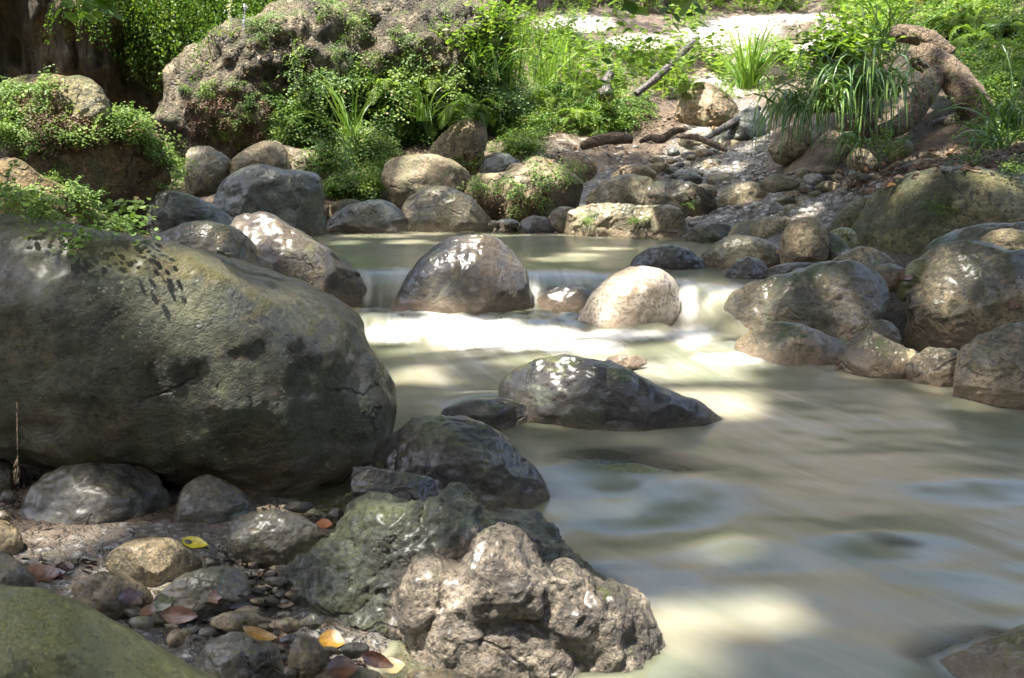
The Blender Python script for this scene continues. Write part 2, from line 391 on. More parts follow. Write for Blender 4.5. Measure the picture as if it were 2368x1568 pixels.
# ------------------------------------------------------------------ the boulders, near to far
def fused(specs, voxel, mat, label, cat, style='craggy', amp=1.0, seed=3, bumps=(), moreattr=None):
    """several overlapping lumps grown into one stone; bumps = (px, py, dist, radius m, height m)"""
    Vs, Fs, n = [], [], 0
    sizes = []
    for ol, dist, depth, e in specs:
        V, F, C, size = body(ol, dist, depth, 5, e); Vs.append(V); Fs.append(F + n); n += len(V); sizes.append(size)
    V = np.concatenate(Vs); F = np.concatenate(Fs)
    me = mesh_np('lump', V, F); tmp = bpy.data.objects.new('lump', me); COL.objects.link(tmp)
    rm = tmp.modifiers.new('r', 'REMESH'); rm.mode = 'VOXEL'; rm.voxel_size = voxel
    sm = tmp.modifiers.new('s', 'SMOOTH'); sm.iterations = 6; sm.factor = 0.5
    dg = bpy.context.evaluated_depsgraph_get(); ev = tmp.evaluated_get(dg); m2 = ev.to_mesh()
    V = np.empty(len(m2.vertices)*3, np.float32); m2.vertices.foreach_get('co', V); V = V.reshape(-1, 3).astype(float)
    quads = np.array([p.vertices[:] for p in m2.polygons if len(p.vertices) == 4]); tris = [p.vertices[:] for p in m2.polygons if len(p.vertices) == 3]
    ev.to_mesh_clear(); bpy.data.objects.remove(tmp)
    for px, py, d, r, h in bumps:
        c = at(px, py, d); N = vnormals(V, quads[:, :3]); q = np.linalg.norm(V - c, axis=1)
        w = np.exp(-(q/r)**2); dirn = 0.75*N + np.array([0, 0, 0.35]) if h > 0 else N
        V = V + dirn*(w*h)[:, None]
    Cc = V.mean(0); V = facets(V, Cc, (Cc - CAM)/np.linalg.norm(Cc - CAM), sizes[0], seed, 8, 0.12)
    V = erode(V, quads[:, :3], sizes[0], style, amp, seed)
    C = V.mean(0); at_ = None
    if moreattr:
        T_ = [body(ol, d, dp, 5, e)[:2] for ol, d, dp, e in specs[1:]]; zz = np.full(len(V), 9.0)
        for V2, F2 in T_:
            bt = BVHTree.FromPolygons(V2.tolist(), F2.tolist())
            zz = np.minimum(zz, np.array([bt.find_nearest(Vector(x))[3] for x in V.tolist()]))
        at_ = {'zone': np.clip(1.15 - zz/moreattr, 0, 1)}
    me = mesh_np(cat, V - C, [quads] + ([np.array(tris)] if tris else []), at_)
    o = link(cat.replace(' ', '_'), me, M[mat], C, label=label, cat=cat)
    ROCKS.append((V, np.concatenate([quads[:, :3], quads[:, [0, 2, 3]]]), o))
    return o

# --- left foreground
fused([([(-260, 650), (-160, 560), (-60, 525), (0, 517), (70, 520), (140, 538), (210, 552), (290, 575), (370, 590), (450, 615), (540, 638), (640, 662), (735, 692), (806, 742), (848, 805), (880, 865), (897, 930), (890, 990), (865, 1050), (810, 1110), (720, 1150), (600, 1160), (460, 1135), (330, 1095), (150, 1075), (20, 1025), (-160, 980), (-280, 820)], 2.80, 0.80, 0.80),
       ([(150, 560), (200, 545), (290, 548), (370, 558), (450, 578), (530, 600), (620, 628), (700, 655), (770, 690), (820, 730), (830, 820), (700, 900), (400, 900), (200, 760)], 3.15, 0.75, 0.85)],
      0.013, 'dark_mossy', 'huge dark green mossy boulder filling the left foreground', 'boulder', 'smooth', 1.0, 21,
      bumps=[(500, 640, 2.45, 0.10, 0.03), (640, 760, 2.4, 0.12, 0.03), (360, 660, 2.35, 0.08, -0.03), (560, 720, 2.4, 0.07, -0.025), (300, 900, 2.25, 0.2, 0.03)])
rock([(860, 1050), (900, 1005), (950, 972), (1010, 962), (1085, 968), (1150, 990), (1200, 1030), (1240, 1080), (1272, 1140), (1281, 1185), (1270, 1240), (1150, 1290), (1000, 1270), (900, 1210), (858, 1120)], 2.62, 'wet_dark', 'glossy dark rounded boulder beside the stream, touching the huge mossy boulder', sub=7, depth=0.75, e=0.78, amp=0.9)
rock([(812, 1090), (830, 1080), (900, 1086), (960, 1097), (1010, 1113), (1040, 1145), (1020, 1190), (900, 1210), (818, 1180)], 2.3, 'wet_dark', 'small black wet rock wedged in front of the glossy dark boulder', cat='rock', sub=6, depth=0.9, style='craggy', amp=0.8)
rock([(800, 1170), (830, 1148), (880, 1148), (920, 1170), (900, 1230), (830, 1240), (795, 1210)], 2.2, 'wet_dark', 'small dark wet rock under the left tip of the pitted rock', cat='rock', sub=6, style='smooth')
fused([([(660, 1360), (690, 1310), (740, 1270), (785, 1240), (800, 1195), (830, 1165), (880, 1155), (960, 1170), (1010, 1165), (1050, 1138), (1078, 1148), (1105, 1182), (1140, 1190), (1180, 1182), (1228, 1188), (1265, 1222), (1290, 1270), (1340, 1312), (1390, 1342), (1430, 1380), (1450, 1480), (1400, 1640), (1100, 1680), (800, 1600), (670, 1500), (645, 1420)], 2.06, 0.66, 0.85),
       ([(925, 1420), (950, 1335), (1000, 1312), (1080, 1298), (1105, 1255), (1130, 1232), (1165, 1224), (1200, 1240), (1222, 1290), (1262, 1330), (1300, 1322), (1340, 1348), (1390, 1382), (1440, 1374), (1485, 1392), (1512, 1430), (1530, 1500), (1522, 1570), (1480, 1640), (1250, 1690), (1050, 1640), (950, 1540)], 1.84, 0.62, 0.85),
       ([(1075, 1300), (1105, 1250), (1135, 1222), (1170, 1212), (1208, 1230), (1240, 1290), (1300, 1400), (1200, 1560), (1040, 1480), (1040, 1360)], 1.84, 1.0, 0.95),
       ([(1112, 1300), (1130, 1240), (1165, 1216), (1198, 1232), (1222, 1295), (1240, 1420), (1095, 1400)], 1.755, 0.8, 0.85),
       ([(1265, 1350), (1298, 1316), (1332, 1332), (1350, 1400), (1265, 1420)], 1.76, 1.0, 0.85),
       ([(935, 1380), (965, 1325), (1010, 1312), (1030, 1360), (1020, 1450), (940, 1450)], 1.79, 0.9, 0.85)],
      0.006, 'tufa', 'big jagged pitted rock with a pale horned peak at the bottom centre', 'tufa rock', 'tufa', 1.0, 5,
      bumps=[(780, 1330, 1.95, 0.05, -0.03), (860, 1260, 2.0, 0.05, -0.025), (1120, 1470, 1.70, 0.035, -0.02), (1290, 1500, 1.70, 0.04, -0.02), (1220, 1440, 1.7, 0.03, -0.015), (1400, 1460, 1.72, 0.06, 0.015), (1300, 1335, 1.8, 0.02, 0.018), (985, 1330, 1.85, 0.025, 0.02)], moreattr=0.045)
rock([(-200, 1400), (-60, 1352), (10, 1355), (85, 1362), (160, 1388), (260, 1432), (350, 1480), (440, 1532), (520, 1580), (620, 1680), (300, 1900), (-200, 1900), (-300, 1600)], 1.15, 'green_smooth', 'smooth olive green boulder cut off by the bottom left corner', sub=7, depth=0.7, amp=0.5)
rock([(2040, 1600), (2100, 1562), (2160, 1528), (2240, 1495), (2330, 1462), (2420, 1445), (2560, 1460), (2640, 1700), (2300, 1850), (2060, 1760)], 1.75, 'wet_dark', 'dark wet rock cut off by the bottom right corner', sub=6, depth=0.8, style='craggy', amp=0.6)
# --- stones on the sandy floor under the huge boulder
rock([(34, 1200), (62, 1135), (125, 1085), (200, 1055), (290, 1053), (352, 1085), (388, 1150), (402, 1205), (375, 1250), (300, 1280), (220, 1300), (120, 1300), (48, 1270)], 2.42, 'grey_near', 'large dark stone with a sunlit pale corner, propped under the huge mossy boulder', cat='stone', sub=6, depth=0.8)
rock([(400, 1200), (420, 1130), (470, 1100), (530, 1120), (585, 1160), (592, 1200), (545, 1240), (450, 1260), (402, 1240)], 2.38, 'grey_near', 'shadowed dark stone right of the large propped stone', cat='stone', sub=6, depth=0.8)
rock([(527, 1232), (545, 1200), (590, 1181), (640, 1179), (700, 1198), (745, 1225), (762, 1245), (742, 1275), (700, 1308), (640, 1322), (560, 1308), (530, 1270)], 2.12, 'grey_near', 'egg shaped grey stone with a sunlit right side next to the pitted rock', cat='stone', sub=6, depth=0.9)
rock([(245, 1290), (280, 1260), (340, 1243), (390, 1245), (430, 1265), (467, 1300), (462, 1325), (430, 1348), (370, 1375), (300, 1355), (250, 1325)], 1.98, 'tan_near', 'brown lumpy stone beside the yellow leaf', cat='stone', sub=6, depth=0.85, style='craggy', amp=0.4)
rock([(166, 1362), (200, 1332), (260, 1326), (310, 1343), (350, 1370), (347, 1410), (280, 1440), (190, 1420)], 1.82, 'tan_near', 'olive rounded stone behind the smooth olive green boulder', cat='stone', sub=6, depth=0.9)
rock([(352, 1385), (400, 1345), (450, 1318), (520, 1311), (562, 1328), (578, 1370), (558, 1405), (480, 1440), (380, 1435)], 1.84, 'grey_near', 'slate blue sheened stone in the middle of the stone floor', cat='stone', sub=6, depth=0.9)
rock([(463, 1520), (490, 1482), (540, 1461), (592, 1470), (640, 1500), (650, 1560), (605, 1630), (500, 1640), (463, 1580)], 1.52, 'grey_near', 'wet grey stone with white sheen at the bottom edge', cat='stone', sub=6, depth=0.9)
rock([(667, 1512), (680, 1477), (705, 1466), (735, 1480), (752, 1520), (740, 1560), (700, 1575), (670, 1555)], 1.47, 'tan_near', 'small oval olive pebble standing beside the yellow brown leaf', cat='pebble', sub=5, depth=0.9)
rock([(-20, 1215), (10, 1204), (42, 1225), (52, 1260), (32, 1292), (-20, 1300)], 2.1, 'tan_near', 'pale rounded stone at the left edge below the hanging rootlet', cat='stone', sub=5)
rock([(-20, 1190), (5, 1180), (24, 1192), (22, 1208), (-10, 1214)], 2.15, 'tan_near', 'small pale pebble on top of the pale rounded stone at the left edge', cat='pebble', sub=4)
rock([(-60, 1290), (-10, 1275), (30, 1283), (62, 1312), (88, 1350), (60, 1390), (-60, 1400)], 1.75, 'grey_near', 'dark brown stone at the left edge just above the smooth olive boulder', cat='stone', sub=5)
rock([(-60, 1065), (0, 1060), (32, 1075), (38, 1115), (20, 1145), (-60, 1160)], 2.5, 'grey_near', 'dark stone in the hollow at the left edge under the huge boulder', cat='stone', sub=5)
rock([(695, 1575), (720, 1545), (770, 1532), (830, 1538), (885, 1560), (900, 1620), (800, 1670), (710, 1650)], 1.47, 'tan_near', 'pale sandy stone under the brown leaf at the bottom edge', cat='stone', sub=5)
rock([(940, 1562), (985, 1545), (1050, 1552), (1105, 1570), (1100, 1620), (960, 1630)], 1.55, 'tan_near', 'flat pale tan stone at the foot of the pitted rock', cat='stone', sub=5)
rock([(385, 1480), (402, 1455), (424, 1462), (426, 1485), (400, 1498)], 1.62, 'tan_near', 'small pale tan pebble at the edge of the smooth olive green boulder', cat='pebble', sub=4)
rock([(560, 1530), (640, 1500), (700, 1520), (690, 1600), (600, 1620)], 1.60, 'tan_near', 'buried brown stone between the wet grey stone and the small oval pebble', cat='stone', sub=5)
rock([(655, 1548), (668, 1540), (684, 1547), (685, 1562), (662, 1566)], 1.44, 'tan_near', 'tiny greenish pebble touching the small oval pebble', cat='pebble', sub=4)
# --- in the stream
rock([(1140, 888), (1160, 860), (1220, 833), (1300, 821), (1370, 826), (1430, 843), (1490, 877), (1550, 907), (1620, 937), (1680, 972), (1714, 998), (1700, 1040), (1600, 1080), (1480, 1090), (1300, 1070), (1210, 1010), (1165, 950)], 3.35, 'wet_dark', 'long low glossy boulder sloping right in the middle of the lower pool', sub=7, depth=0.5, e=0.8, amp=0.8)
rock([(1020, 960), (1080, 928), (1160, 920), (1215, 936), (1245, 985), (1150, 1030), (1050, 1020)], 3.30, 'wet_dark', 'low dark rock with water sliding over it left of the long low boulder', cat='rock', sub=5, depth=0.8)
rock([(905, 730), (925, 665), (950, 620), (985, 575), (1030, 550), (1088, 539), (1140, 547), (1182, 578), (1212, 620), (1226, 655), (1226, 740), (1150, 800), (1000, 800), (910, 780)], 5.45, 'wet_brown', 'brown domed boulder splitting the small waterfall in the centre', sub=7, depth=0.7, e=0.78, amp=0.8)
rock([(1322, 790), (1350, 715), (1382, 665), (1425, 628), (1480, 615), (1530, 624), (1562, 655), (1572, 700), (1562, 800), (1450, 840), (1340, 840)], 5.05, 'white_wet', 'pale sunlit boulder with a film of water running over it', sub=6, depth=0.8, e=0.85, amp=0.5)
rock([(1455, 615), (1488, 580), (1540, 566), (1592, 578), (1632, 612), (1630, 650), (1480, 650)], 5.85, 'wet_dark', 'small dark rounded rock just behind the pale sunlit boulder', cat='rock', sub=6, depth=0.8)
rock([(1225, 740), (1255, 678), (1310, 658), (1362, 675), (1380, 740), (1300, 770)], 5.45, 'wet_brown', 'brown rock under the falling water between the two cascade boulders', cat='rock', sub=5, depth=0.7)
rock([(515, 560), (540, 510), (585, 495), (640, 505), (700, 538), (760, 578), (815, 610), (848, 650), (858, 720), (780, 770), (640, 740), (540, 660)], 5.55, 'wet_tan', 'tan sloping boulder with water spilling off its right end, left of the falls', sub=6, depth=0.7, amp=0.8)
rock([(335, 570), (390, 530), (455, 515), (530, 520), (578, 548), (608, 588), (634, 630), (560, 690), (400, 690)], 4.6, 'right_dark', 'rounded dark olive boulder peeking over the back of the huge mossy boulder', sub=7, depth=0.7)
rock([(1400, 828), (1430, 821), (1480, 825), (1500, 838), (1450, 856), (1405, 850)], 4.1, 'wet_brown', 'mossy rock just breaking the foaming surface below the pale boulder', cat='rock', sub=5, depth=0.8)
rock([(1955, 1306), (2010, 1290), (2090, 1298), (2150, 1328), (2120, 1376), (1990, 1366)], 2.28, 'wet_brown', 'barely submerged brown rock in the rapid at the lower right', cat='rock', sub=5, depth=0.7)
rock([(1230, 1150), (1300, 1086), (1430, 1070), (1560, 1086), (1650, 1130), (1690, 1180), (1600, 1280), (1350, 1290)], 2.85, 'green_smooth', 'green rock lying just under the water before the long low boulder', cat='rock', sub=6, depth=0.7)
# --- right bank, near
rock([(1650, 830), (1652, 735), (1680, 682), (1722, 655), (1800, 640), (1870, 618), (1960, 608), (2030, 622), (2068, 658), (2055, 705), (2010, 770), (1960, 830), (1850, 850), (1750, 860)], 4.72, 'right_dark', 'long dark boulder with a sunlit pale left end beside the right fall', sub=7, depth=0.5, amp=0.9)
rock([(1698, 805), (1730, 767), (1790, 747), (1850, 750), (1910, 770), (1958, 798), (1950, 870), (1900, 920), (1800, 920), (1725, 880)], 4.25, 'right_grey', 'grey green boulder with a pale vein at the right waterline', sub=6, depth=0.7, amp=0.9)
rock([(1926, 860), (1945, 812), (1975, 772), (2008, 762), (2045, 780), (2090, 800), (2120, 815), (2120, 900), (2050, 935), (1945, 920)], 4.02, 'right_grey', 'pointed tan boulder next to the one with a pale vein', sub=6, depth=0.7, style='craggy', amp=0.45)
rock([(2092, 860), (2130, 812), (2180, 806), (2222, 820), (2238, 880), (2190, 940), (2110, 940)], 3.85, 'right_grey', 'small rounded olive boulder between the pointed tan one and the one at the right edge', cat='rock', sub=6, depth=0.7)
rock([(2203, 890), (2222, 805), (2285, 762), (2360, 740), (2450, 742), (2520, 900), (2460, 1020), (2367, 1010), (2290, 1000), (2220, 960)], 3.6, 'right_grey', 'steep brown boulder at the right edge with its foot in the stream', sub=7, depth=0.7, style='craggy', amp=0.5)
rock([(2095, 790), (2098, 710), (2088, 655), (2125, 595), (2178, 562), (2258, 563), (2335, 580), (2420, 575), (2560, 620), (2560, 850), (2350, 880), (2200, 870), (2110, 840)], 4.85, 'right_grey', 'broad grey and pink boulder with green moss patches at the right edge', sub=7, depth=0.6, style='craggy', amp=0.4)
rock([(1998, 765), (2030, 740), (2062, 750), (2082, 790), (2040, 820), (1998, 800)], 4.5, 'right_dark', 'small brown stone in the gap behind the pointed tan boulder', cat='stone', sub=5)
rock([(1803, 605), (1806, 550), (1824, 514), (1858, 501), (1900, 508), (1916, 560), (1906, 615), (1868, 650), (1818, 645)], 5.55, 'tan', 'upright tan boulder standing at the end of the row beside the pool', sub=6, depth=0.7, amp=0.7)
rock([(1888, 600), (1898, 548), (1928, 538), (1965, 575), (1992, 620), (1930, 650)], 5.6, 'right_dark', 'mossy sloping stone leaning on the upright tan boulder', cat='stone', sub=5, style='craggy', amp=0.5)
rock([(1962, 600), (1964, 540), (1985, 482), (2030, 430), (2110, 395), (2200, 384), (2290, 393), (2367, 412), (2520, 450), (2600, 600), (2350, 690), (2100, 670), (1990, 640)], 6.3, 'big_right', 'very large domed olive boulder on the right bank', sub=7, depth=0.6, amp=0.8)
rock([(1918, 530), (1950, 482), (2005, 455), (2060, 470), (2040, 560), (1940, 560)], 6.7, 'big_right', 'low mossy shoulder of rock left of the very large domed boulder', cat='rock', sub=6, amp=0.8)
rock([(2105, 640), (2150, 562), (2230, 525), (2330, 514), (2500, 530), (2520, 660), (2200, 690)], 5.25, 'right_dark', 'dark sloping rock below the very large domed boulder', cat='rock', sub=6, depth=0.6, amp=0.8)
rock([(2260, 560), (2290, 537), (2340, 530), (2400, 545), (2425, 590), (2340, 612), (2282, 592)], 5.0, 'tan', 'pale grey flat stone resting on the dark sloping rock', cat='stone', sub=6, depth=0.7)
rock([(1608, 608), (1640, 572), (1690, 545), (1740, 550), (1800, 570), (1812, 610), (1720, 655), (1640, 645)], 5.95, 'grey_far', 'blue grey peaked rock at the edge of the upper pool', cat='rock', sub=6, depth=0.6, amp=0.8)
rock([(1670, 650), (1700, 607), (1740, 595), (1770, 612), (1782, 655), (1700, 680)], 5.35, 'wet_brown', 'small brown rounded rock at the lip of the right fall', cat='rock', sub=6)
rock([(1740, 645), (1800, 612), (1880, 608), (1960, 620), (1960, 670), (1780, 680)], 5.25, 'wet_brown', 'low flat brown slab in front of the upright tan boulder', cat='rock', sub=6, depth=0.6, style='layered', amp=0.8)
rock([(1915, 620), (1955, 580), (2008, 570), (2060, 598), (2085, 645), (2000, 670), (1935, 655)], 5.15, 'right_grey', 'rough mossy grey rock perched behind the long dark boulder', cat='rock', sub=6, style='craggy', amp=0.7)
rock([(2070, 670), (2098, 612), (2140, 593), (2158, 612), (2135, 668), (2088, 700)], 5.0, 'green_smooth', 'smooth green leaning stone in the gap left of the broad grey boulder', cat='stone', sub=5)
rock([(1985, 648), (2010, 618), (2060, 610), (2096, 630), (2080, 670), (2010, 675)], 5.05, 'grey_far', 'small bluish stone beside the smooth green leaning stone', cat='stone', sub=5)
rock([(1900, 570), (1920, 535), (1960, 528), (1985, 552), (1970, 580)], 6.0, 'green_smooth', 'pale green stone glimpsed behind the upright tan boulder', cat='stone', sub=5)
# --- far shore of the upper pool
rock([(1290, 555), (1308, 495), (1345, 470), (1420, 470), (1500, 474), (1560, 479), (1584, 505), (1580, 570), (1500, 600), (1350, 600)], 8.55, 'grey_far', 'flat topped mossy block at the far edge of the upper pool', cat='rock', sub=7, depth=0.5, e=0.55, style='craggy', amp=0.7)
rock([(1678, 560), (1700, 517), (1760, 503), (1825, 505), (1835, 540), (1800, 585), (1700, 590)], 7.6, 'grey_far', 'flat dark shore rock right of the flat topped mossy block', cat='rock', sub=6, depth=0.6)
rock([(1580, 565), (1600, 525), (1640, 514), (1690, 525), (1700, 570), (1620, 590)], 8.0, 'right_dark', 'low mossy shore rock touching the flat topped block', cat='rock', sub=6, style='craggy', amp=0.6)
rock([(1658, 480), (1670, 440), (1710, 422), (1760, 424), (1790, 452), (1793, 490), (1740, 512), (1675, 508)], 9.3, 'grey_far', 'ball shaped olive boulder on the wet gravel', sub=6, e=0.7, depth=0.8)
rock([(1488, 490), (1500, 430), (1560, 414), (1620, 430), (1657, 460), (1645, 505), (1540, 520)], 9.2, 'right_dark', 'dark mossy rock left of the ball shaped boulder', cat='rock', sub=6, style='craggy', amp=0.6)
rock([(1350, 470), (1380, 430), (1430, 408), (1490, 404), (1515, 430), (1505, 490), (1400, 500)], 9.4, 'grey_far', 'low arched grey boulder behind the flat topped mossy block', sub=6)
rock([(1412, 415), (1440, 386), (1490, 382), (1518, 405), (1480, 430)], 10.2, 'tan', 'pale tan stone above the low arched grey boulder', cat='stone', sub=5)
rock([(1586, 402), (1620, 374), (1660, 368), (1700, 388), (1695, 415), (1600, 418)], 10.8, 'grey_far', 'two humped stone in the middle of the side stream', cat='stone', sub=5, style='craggy', amp=0.8)
rock([(1712, 405), (1725, 380), (1760, 371), (1792, 388), (1785, 412), (1740, 420)], 10.8, 'tan', 'yellowish tan cobble at the right of the side stream', cat='stone', sub=5)
rock([(1628, 425), (1650, 402), (1700, 400), (1735, 412), (1720, 445), (1650, 450)], 10.2, 'grey_far', 'grey stone just behind the ball shaped boulder', cat='stone', sub=5)
rock([(1540, 425), (1560, 400), (1600, 398), (1625, 415), (1600, 440)], 10.2, 'blue_slab', 'bluish wet stone left of the ball shaped boulder', cat='stone', sub=5)
rock([(1500, 395), (1512, 378), (1535, 375), (1548, 388), (1530, 398)], 10.6, 'tan', 'little yellow stone at the left edge of the side stream', cat='stone', sub=4)
rock([(1580, 450), (1600, 430), (1640, 428), (1660, 445), (1630, 462)], 9.7, 'tan', 'small tan stone between the dark mossy rock and the ball shaped boulder', cat='stone', sub=4)
rock([(983, 375), (1000, 332), (1040, 292), (1080, 275), (1118, 282), (1130, 310), (1118, 355), (1100, 400), (1020, 405)], 10.8, 'tan', 'tall tan boulder leaning right at the foot of the ferns', sub=6, depth=0.7, amp=0.8)
rock([(883, 405), (898, 372), (950, 359), (1010, 361), (1060, 380), (1087, 410), (1085, 460), (1020, 500), (930, 500), (900, 450)], 9.9, 'tan', 'pale boulder with a bright sunlit top in front of the tall tan boulder', sub=6, depth=0.8, amp=0.8)
rock([(928, 490), (958, 445), (1008, 428), (1060, 440), (1100, 470), (1138, 512), (1145, 560), (1050, 590), (950, 580)], 9.3, 'grey_far', 'rounded grey green boulder at the pool edge below the pale boulder', sub=6, depth=0.7, amp=0.9)
rock([(752, 525), (790, 482), (850, 463), (900, 470), (938, 500), (958, 540), (880, 570), (765, 560)], 9.1, 'blue_slab', 'low dark glistening boulder at the pool edge', sub=6, depth=0.7)
rock([(746, 495), (780, 464), (820, 462), (855, 490), (780, 515)], 9.7, 'grey_far', 'small olive rock behind the low glistening boulder', cat='rock', sub=5)
rock([(486, 480), (508, 425), (560, 390), (600, 382), (660, 395), (720, 399), (746, 418), (750, 480), (745, 560), (640, 580), (530, 570), (490, 530)], 8.6, 'blue_slab', 'large blue grey flat faced boulder at the left of the upper pool', sub=7, depth=0.5, e=0.7, amp=0.8)
rock([(492, 430), (530, 372), (578, 336), (620, 327), (650, 335), (668, 375), (662, 430), (560, 470)], 9.4, 'tan', 'rounded tan boulder rising behind the blue grey one', sub=6, amp=0.8)
rock([(636, 400), (645, 338), (700, 348), (755, 352), (775, 385), (735, 420), (660, 425)], 9.7, 'tan', 'pale tan rock right of the rounded tan boulder', cat='rock', sub=6, amp=1.0)
rock([(425, 420), (438, 348), (480, 338), (515, 358), (532, 385), (505, 440), (445, 460)], 9.2, 'grey_far', 'grey brown boulder half hidden by leaves left of the rounded tan one', sub=6)
rock([(340, 540), (352, 455), (400, 440), (460, 460), (520, 490), (552, 535), (490, 575), (360, 580)], 7.3, 'blue_slab', 'wet greenish slab below the hanging maidenhair leaves', cat='rock', sub=6, depth=0.6)
rock([(1195, 540), (1205, 510), (1235, 500), (1275, 510), (1292, 535), (1280, 555), (1210, 560)], 9.0, 'wet_brown', 'small brown shore stone in front of the fern covered hump', cat='stone', sub=5)
rock([(1140, 535), (1152, 510), (1180, 506), (1205, 518), (1200, 545), (1155, 550)], 9.1, 'blue_slab', 'small blue grey shore stone beside the brown one', cat='stone', sub=5)
rock([(1262, 520), (1275, 490), (1305, 478), (1335, 488), (1338, 525), (1295, 540)], 9.0, 'grey_far', 'rounded grey stone left of the flat topped mossy block', cat='stone', sub=5)
rock([(1075, 450), (1108, 408), (1168, 394), (1230, 365), (1285, 378), (1342, 410), (1352, 445), (1310, 510), (1150, 515), (1085, 490)], 9.8, 'tan', 'sunlit pale hump of rock draped with small ferns', cat='rock', sub=6, amp=0.9)
rock([(1308, 405), (1318, 368), (1342, 357), (1372, 370), (1380, 400), (1350, 425)], 10.2, 'tan', 'round brown stone right behind the fern draped hump', cat='stone', sub=5)
rock([(1110, 400), (1125, 362), (1155, 354), (1192, 366), (1205, 385), (1170, 405)], 10.5, 'blue_slab', 'round grey stone between the tall tan boulder and the fern draped hump', cat='stone', sub=5)
rock([(1168, 400), (1182, 380), (1210, 380), (1222, 395), (1200, 410)], 10.2, 'tan', 'small brown stone in front of the round grey stone', cat='stone', sub=5)
rock([(808, 360), (820, 332), (845, 323), (865, 335), (870, 360), (840, 372)], 11.0, 'tan', 'small brown stone half buried in the fern bank', cat='stone', sub=5)
# --- left bank
rock([(-120, 350), (-80, 240), (0, 190), (60, 178), (130, 176), (200, 200), (250, 250), (290, 290), (360, 312), (405, 365), (398, 430), (350, 500), (250, 540), (60, 540), (-120, 500)], 7.3, 'mossy_tan', 'massive brown block overgrown with maidenhair on the left bank', cat='rock', sub=7, depth=0.7, style='craggy', amp=0.55)
rock([(118, 280), (132, 200), (175, 177), (222, 195), (254, 240), (270, 300), (250, 350), (140, 350)], 7.15, 'big_right', 'smooth grey boulder bedded in leaves on top of the massive brown block', sub=6, depth=0.7)
rock([(-140, 450), (-80, 380), (0, 366), (50, 372), (85, 400), (135, 430), (205, 470), (262, 512), (310, 570), (200, 650), (-100, 650)], 5.8, 'mossy_tan', 'mossy sloping rock with a bleached sunlit top at the left edge', cat='rock', sub=6, depth=0.7, style='craggy', amp=0.5)
# --- background
fused([([(380, 330), (395, 210), (430, 150), (480, 112), (540, 72), (620, 42), (700, 32), (760, 34), (820, 40), (860, 120), (840, 250), (760, 360), (600, 400), (430, 400)], 12.2, 0.6, 0.85),
       ([(700, 330), (720, 130), (760, 40), (830, -5), (950, -15), (1060, -8), (1130, 15), (1155, 80), (1150, 200), (1120, 290), (1000, 350), (850, 370)], 12.8, 0.7, 0.8)],
      0.045, 'conglomerate', 'huge cobbled conglomerate outcrop under the trees in the left background', 'rock outcrop', 'conglom', 1.0, 9)
rock([(1605, 140), (1618, 80), (1660, 48), (1750, 40), (1900, 32), (1962, 44), (1985, 95), (1900, 150), (1700, 160)], 17.5, 'white_dry', 'flat bleached white boulder blazing in the sun at the top right', sub=6, depth=0.5, e=0.6, style='craggy', amp=0.6)
rock([(1560, 290), (1575, 220), (1620, 190), (1670, 205), (1705, 250), (1700, 300), (1620, 320)], 13.0, 'tan', 'brown earthy boulder beside the roots at the head of the side stream', sub=6, style='craggy', amp=0.5)
rock([(1640, 320), (1690, 280), (1730, 250), (1762, 262), (1770, 300), (1720, 335), (1660, 340)], 12.0, 'blue_slab', 'dark wet slab with blue sheen in the side stream', cat='rock', sub=6, style='layered', amp=1.0)
rock([(1778, 350), (1790, 320), (1820, 292), (1862, 292), (1880, 330), (1860, 375), (1800, 380)], 9.6, 'tan', 'tan boulder under the drooping sedge', sub=6)
rock([(2048, 350), (2062, 332), (2095, 324), (2112, 338), (2100, 362), (2062, 368)], 7.6, 'green_smooth', 'small yellowish stone below the fallen logs', cat='stone', sub=5)
rock([(2108, 388), (2122, 370), (2150, 365), (2166, 380), (2140, 396)], 7.2, 'tan', 'small brown stone above the very large domed boulder', cat='stone', sub=5)
rock([(1690, 145), (1705, 130), (1790, 120), (1830, 135), (1820, 170), (1740, 175)], 15.0, 'white_dry', 'low pale rock behind the bright grass tuft', cat='rock', sub=5, style='craggy', amp=0.6)
rock([(1870, 160), (1895, 132), (1950, 125), (2010, 140), (2040, 180), (2000, 240), (1900, 240), (1860, 200)], 9.6, 'grey_far', 'brown grey rock behind the drooping sedge', cat='rock', sub=6, style='craggy', amp=0.6)
rock([(1955, 380), (1975, 345), (2010, 350), (2030, 385), (2000, 400)], 8.2, 'tan', 'half buried stone at the foot of the drooping sedge', cat='stone', sub=5)

_g = np.random.default_rng(77)
def cobbles(poly, n, lo, hi, z_off, mats, label, group, dist_of, cat='cobble', seed0=500):
    P = np.array(poly, float); made = 0; taken = []
    protos = []
    while made < n:
        x, y = _g.uniform(P.min(0), P.max(0)); c = False; j = len(P) - 1
        for i in range(len(P)):
            if (P[i, 1] > y) != (P[j, 1] > y) and x < (P[j, 0] - P[i, 0])*(y - P[i, 1])/(P[j, 1] - P[i, 1]) + P[i, 0]: c = not c
            j = i
        if not c: continue
        d = dist_of(x, y); r = lo*(hi/lo)**_g.uniform(0, 1); rp = r*FOC/d
        if any(abs(x - a)/1.5 + abs(y - b) < (rp + e_)*.62 for a, b, e_ in taken): 
            taken.append((x, y, -rp*.9)) ; 
            if len(taken) > 4000: break
            continue
        taken.append((x, y, rp)); made += 1
        k = 9; an = np.linspace(0, 2*math.pi, k, endpoint=False) + _g.uniform(0, .5)
        ol = [(x + rp*(1.0 + .28*_g.normal()*.5)*math.cos(a), y + rp*.52*(1 + .15*_g.normal())*math.sin(a)) for a in an]
        rock(ol, d, mats[_g.integers(len(mats))], label, cat=cat, sub=4, depth=1.2, amp=1.0, group=group, seed=seed0 + made)
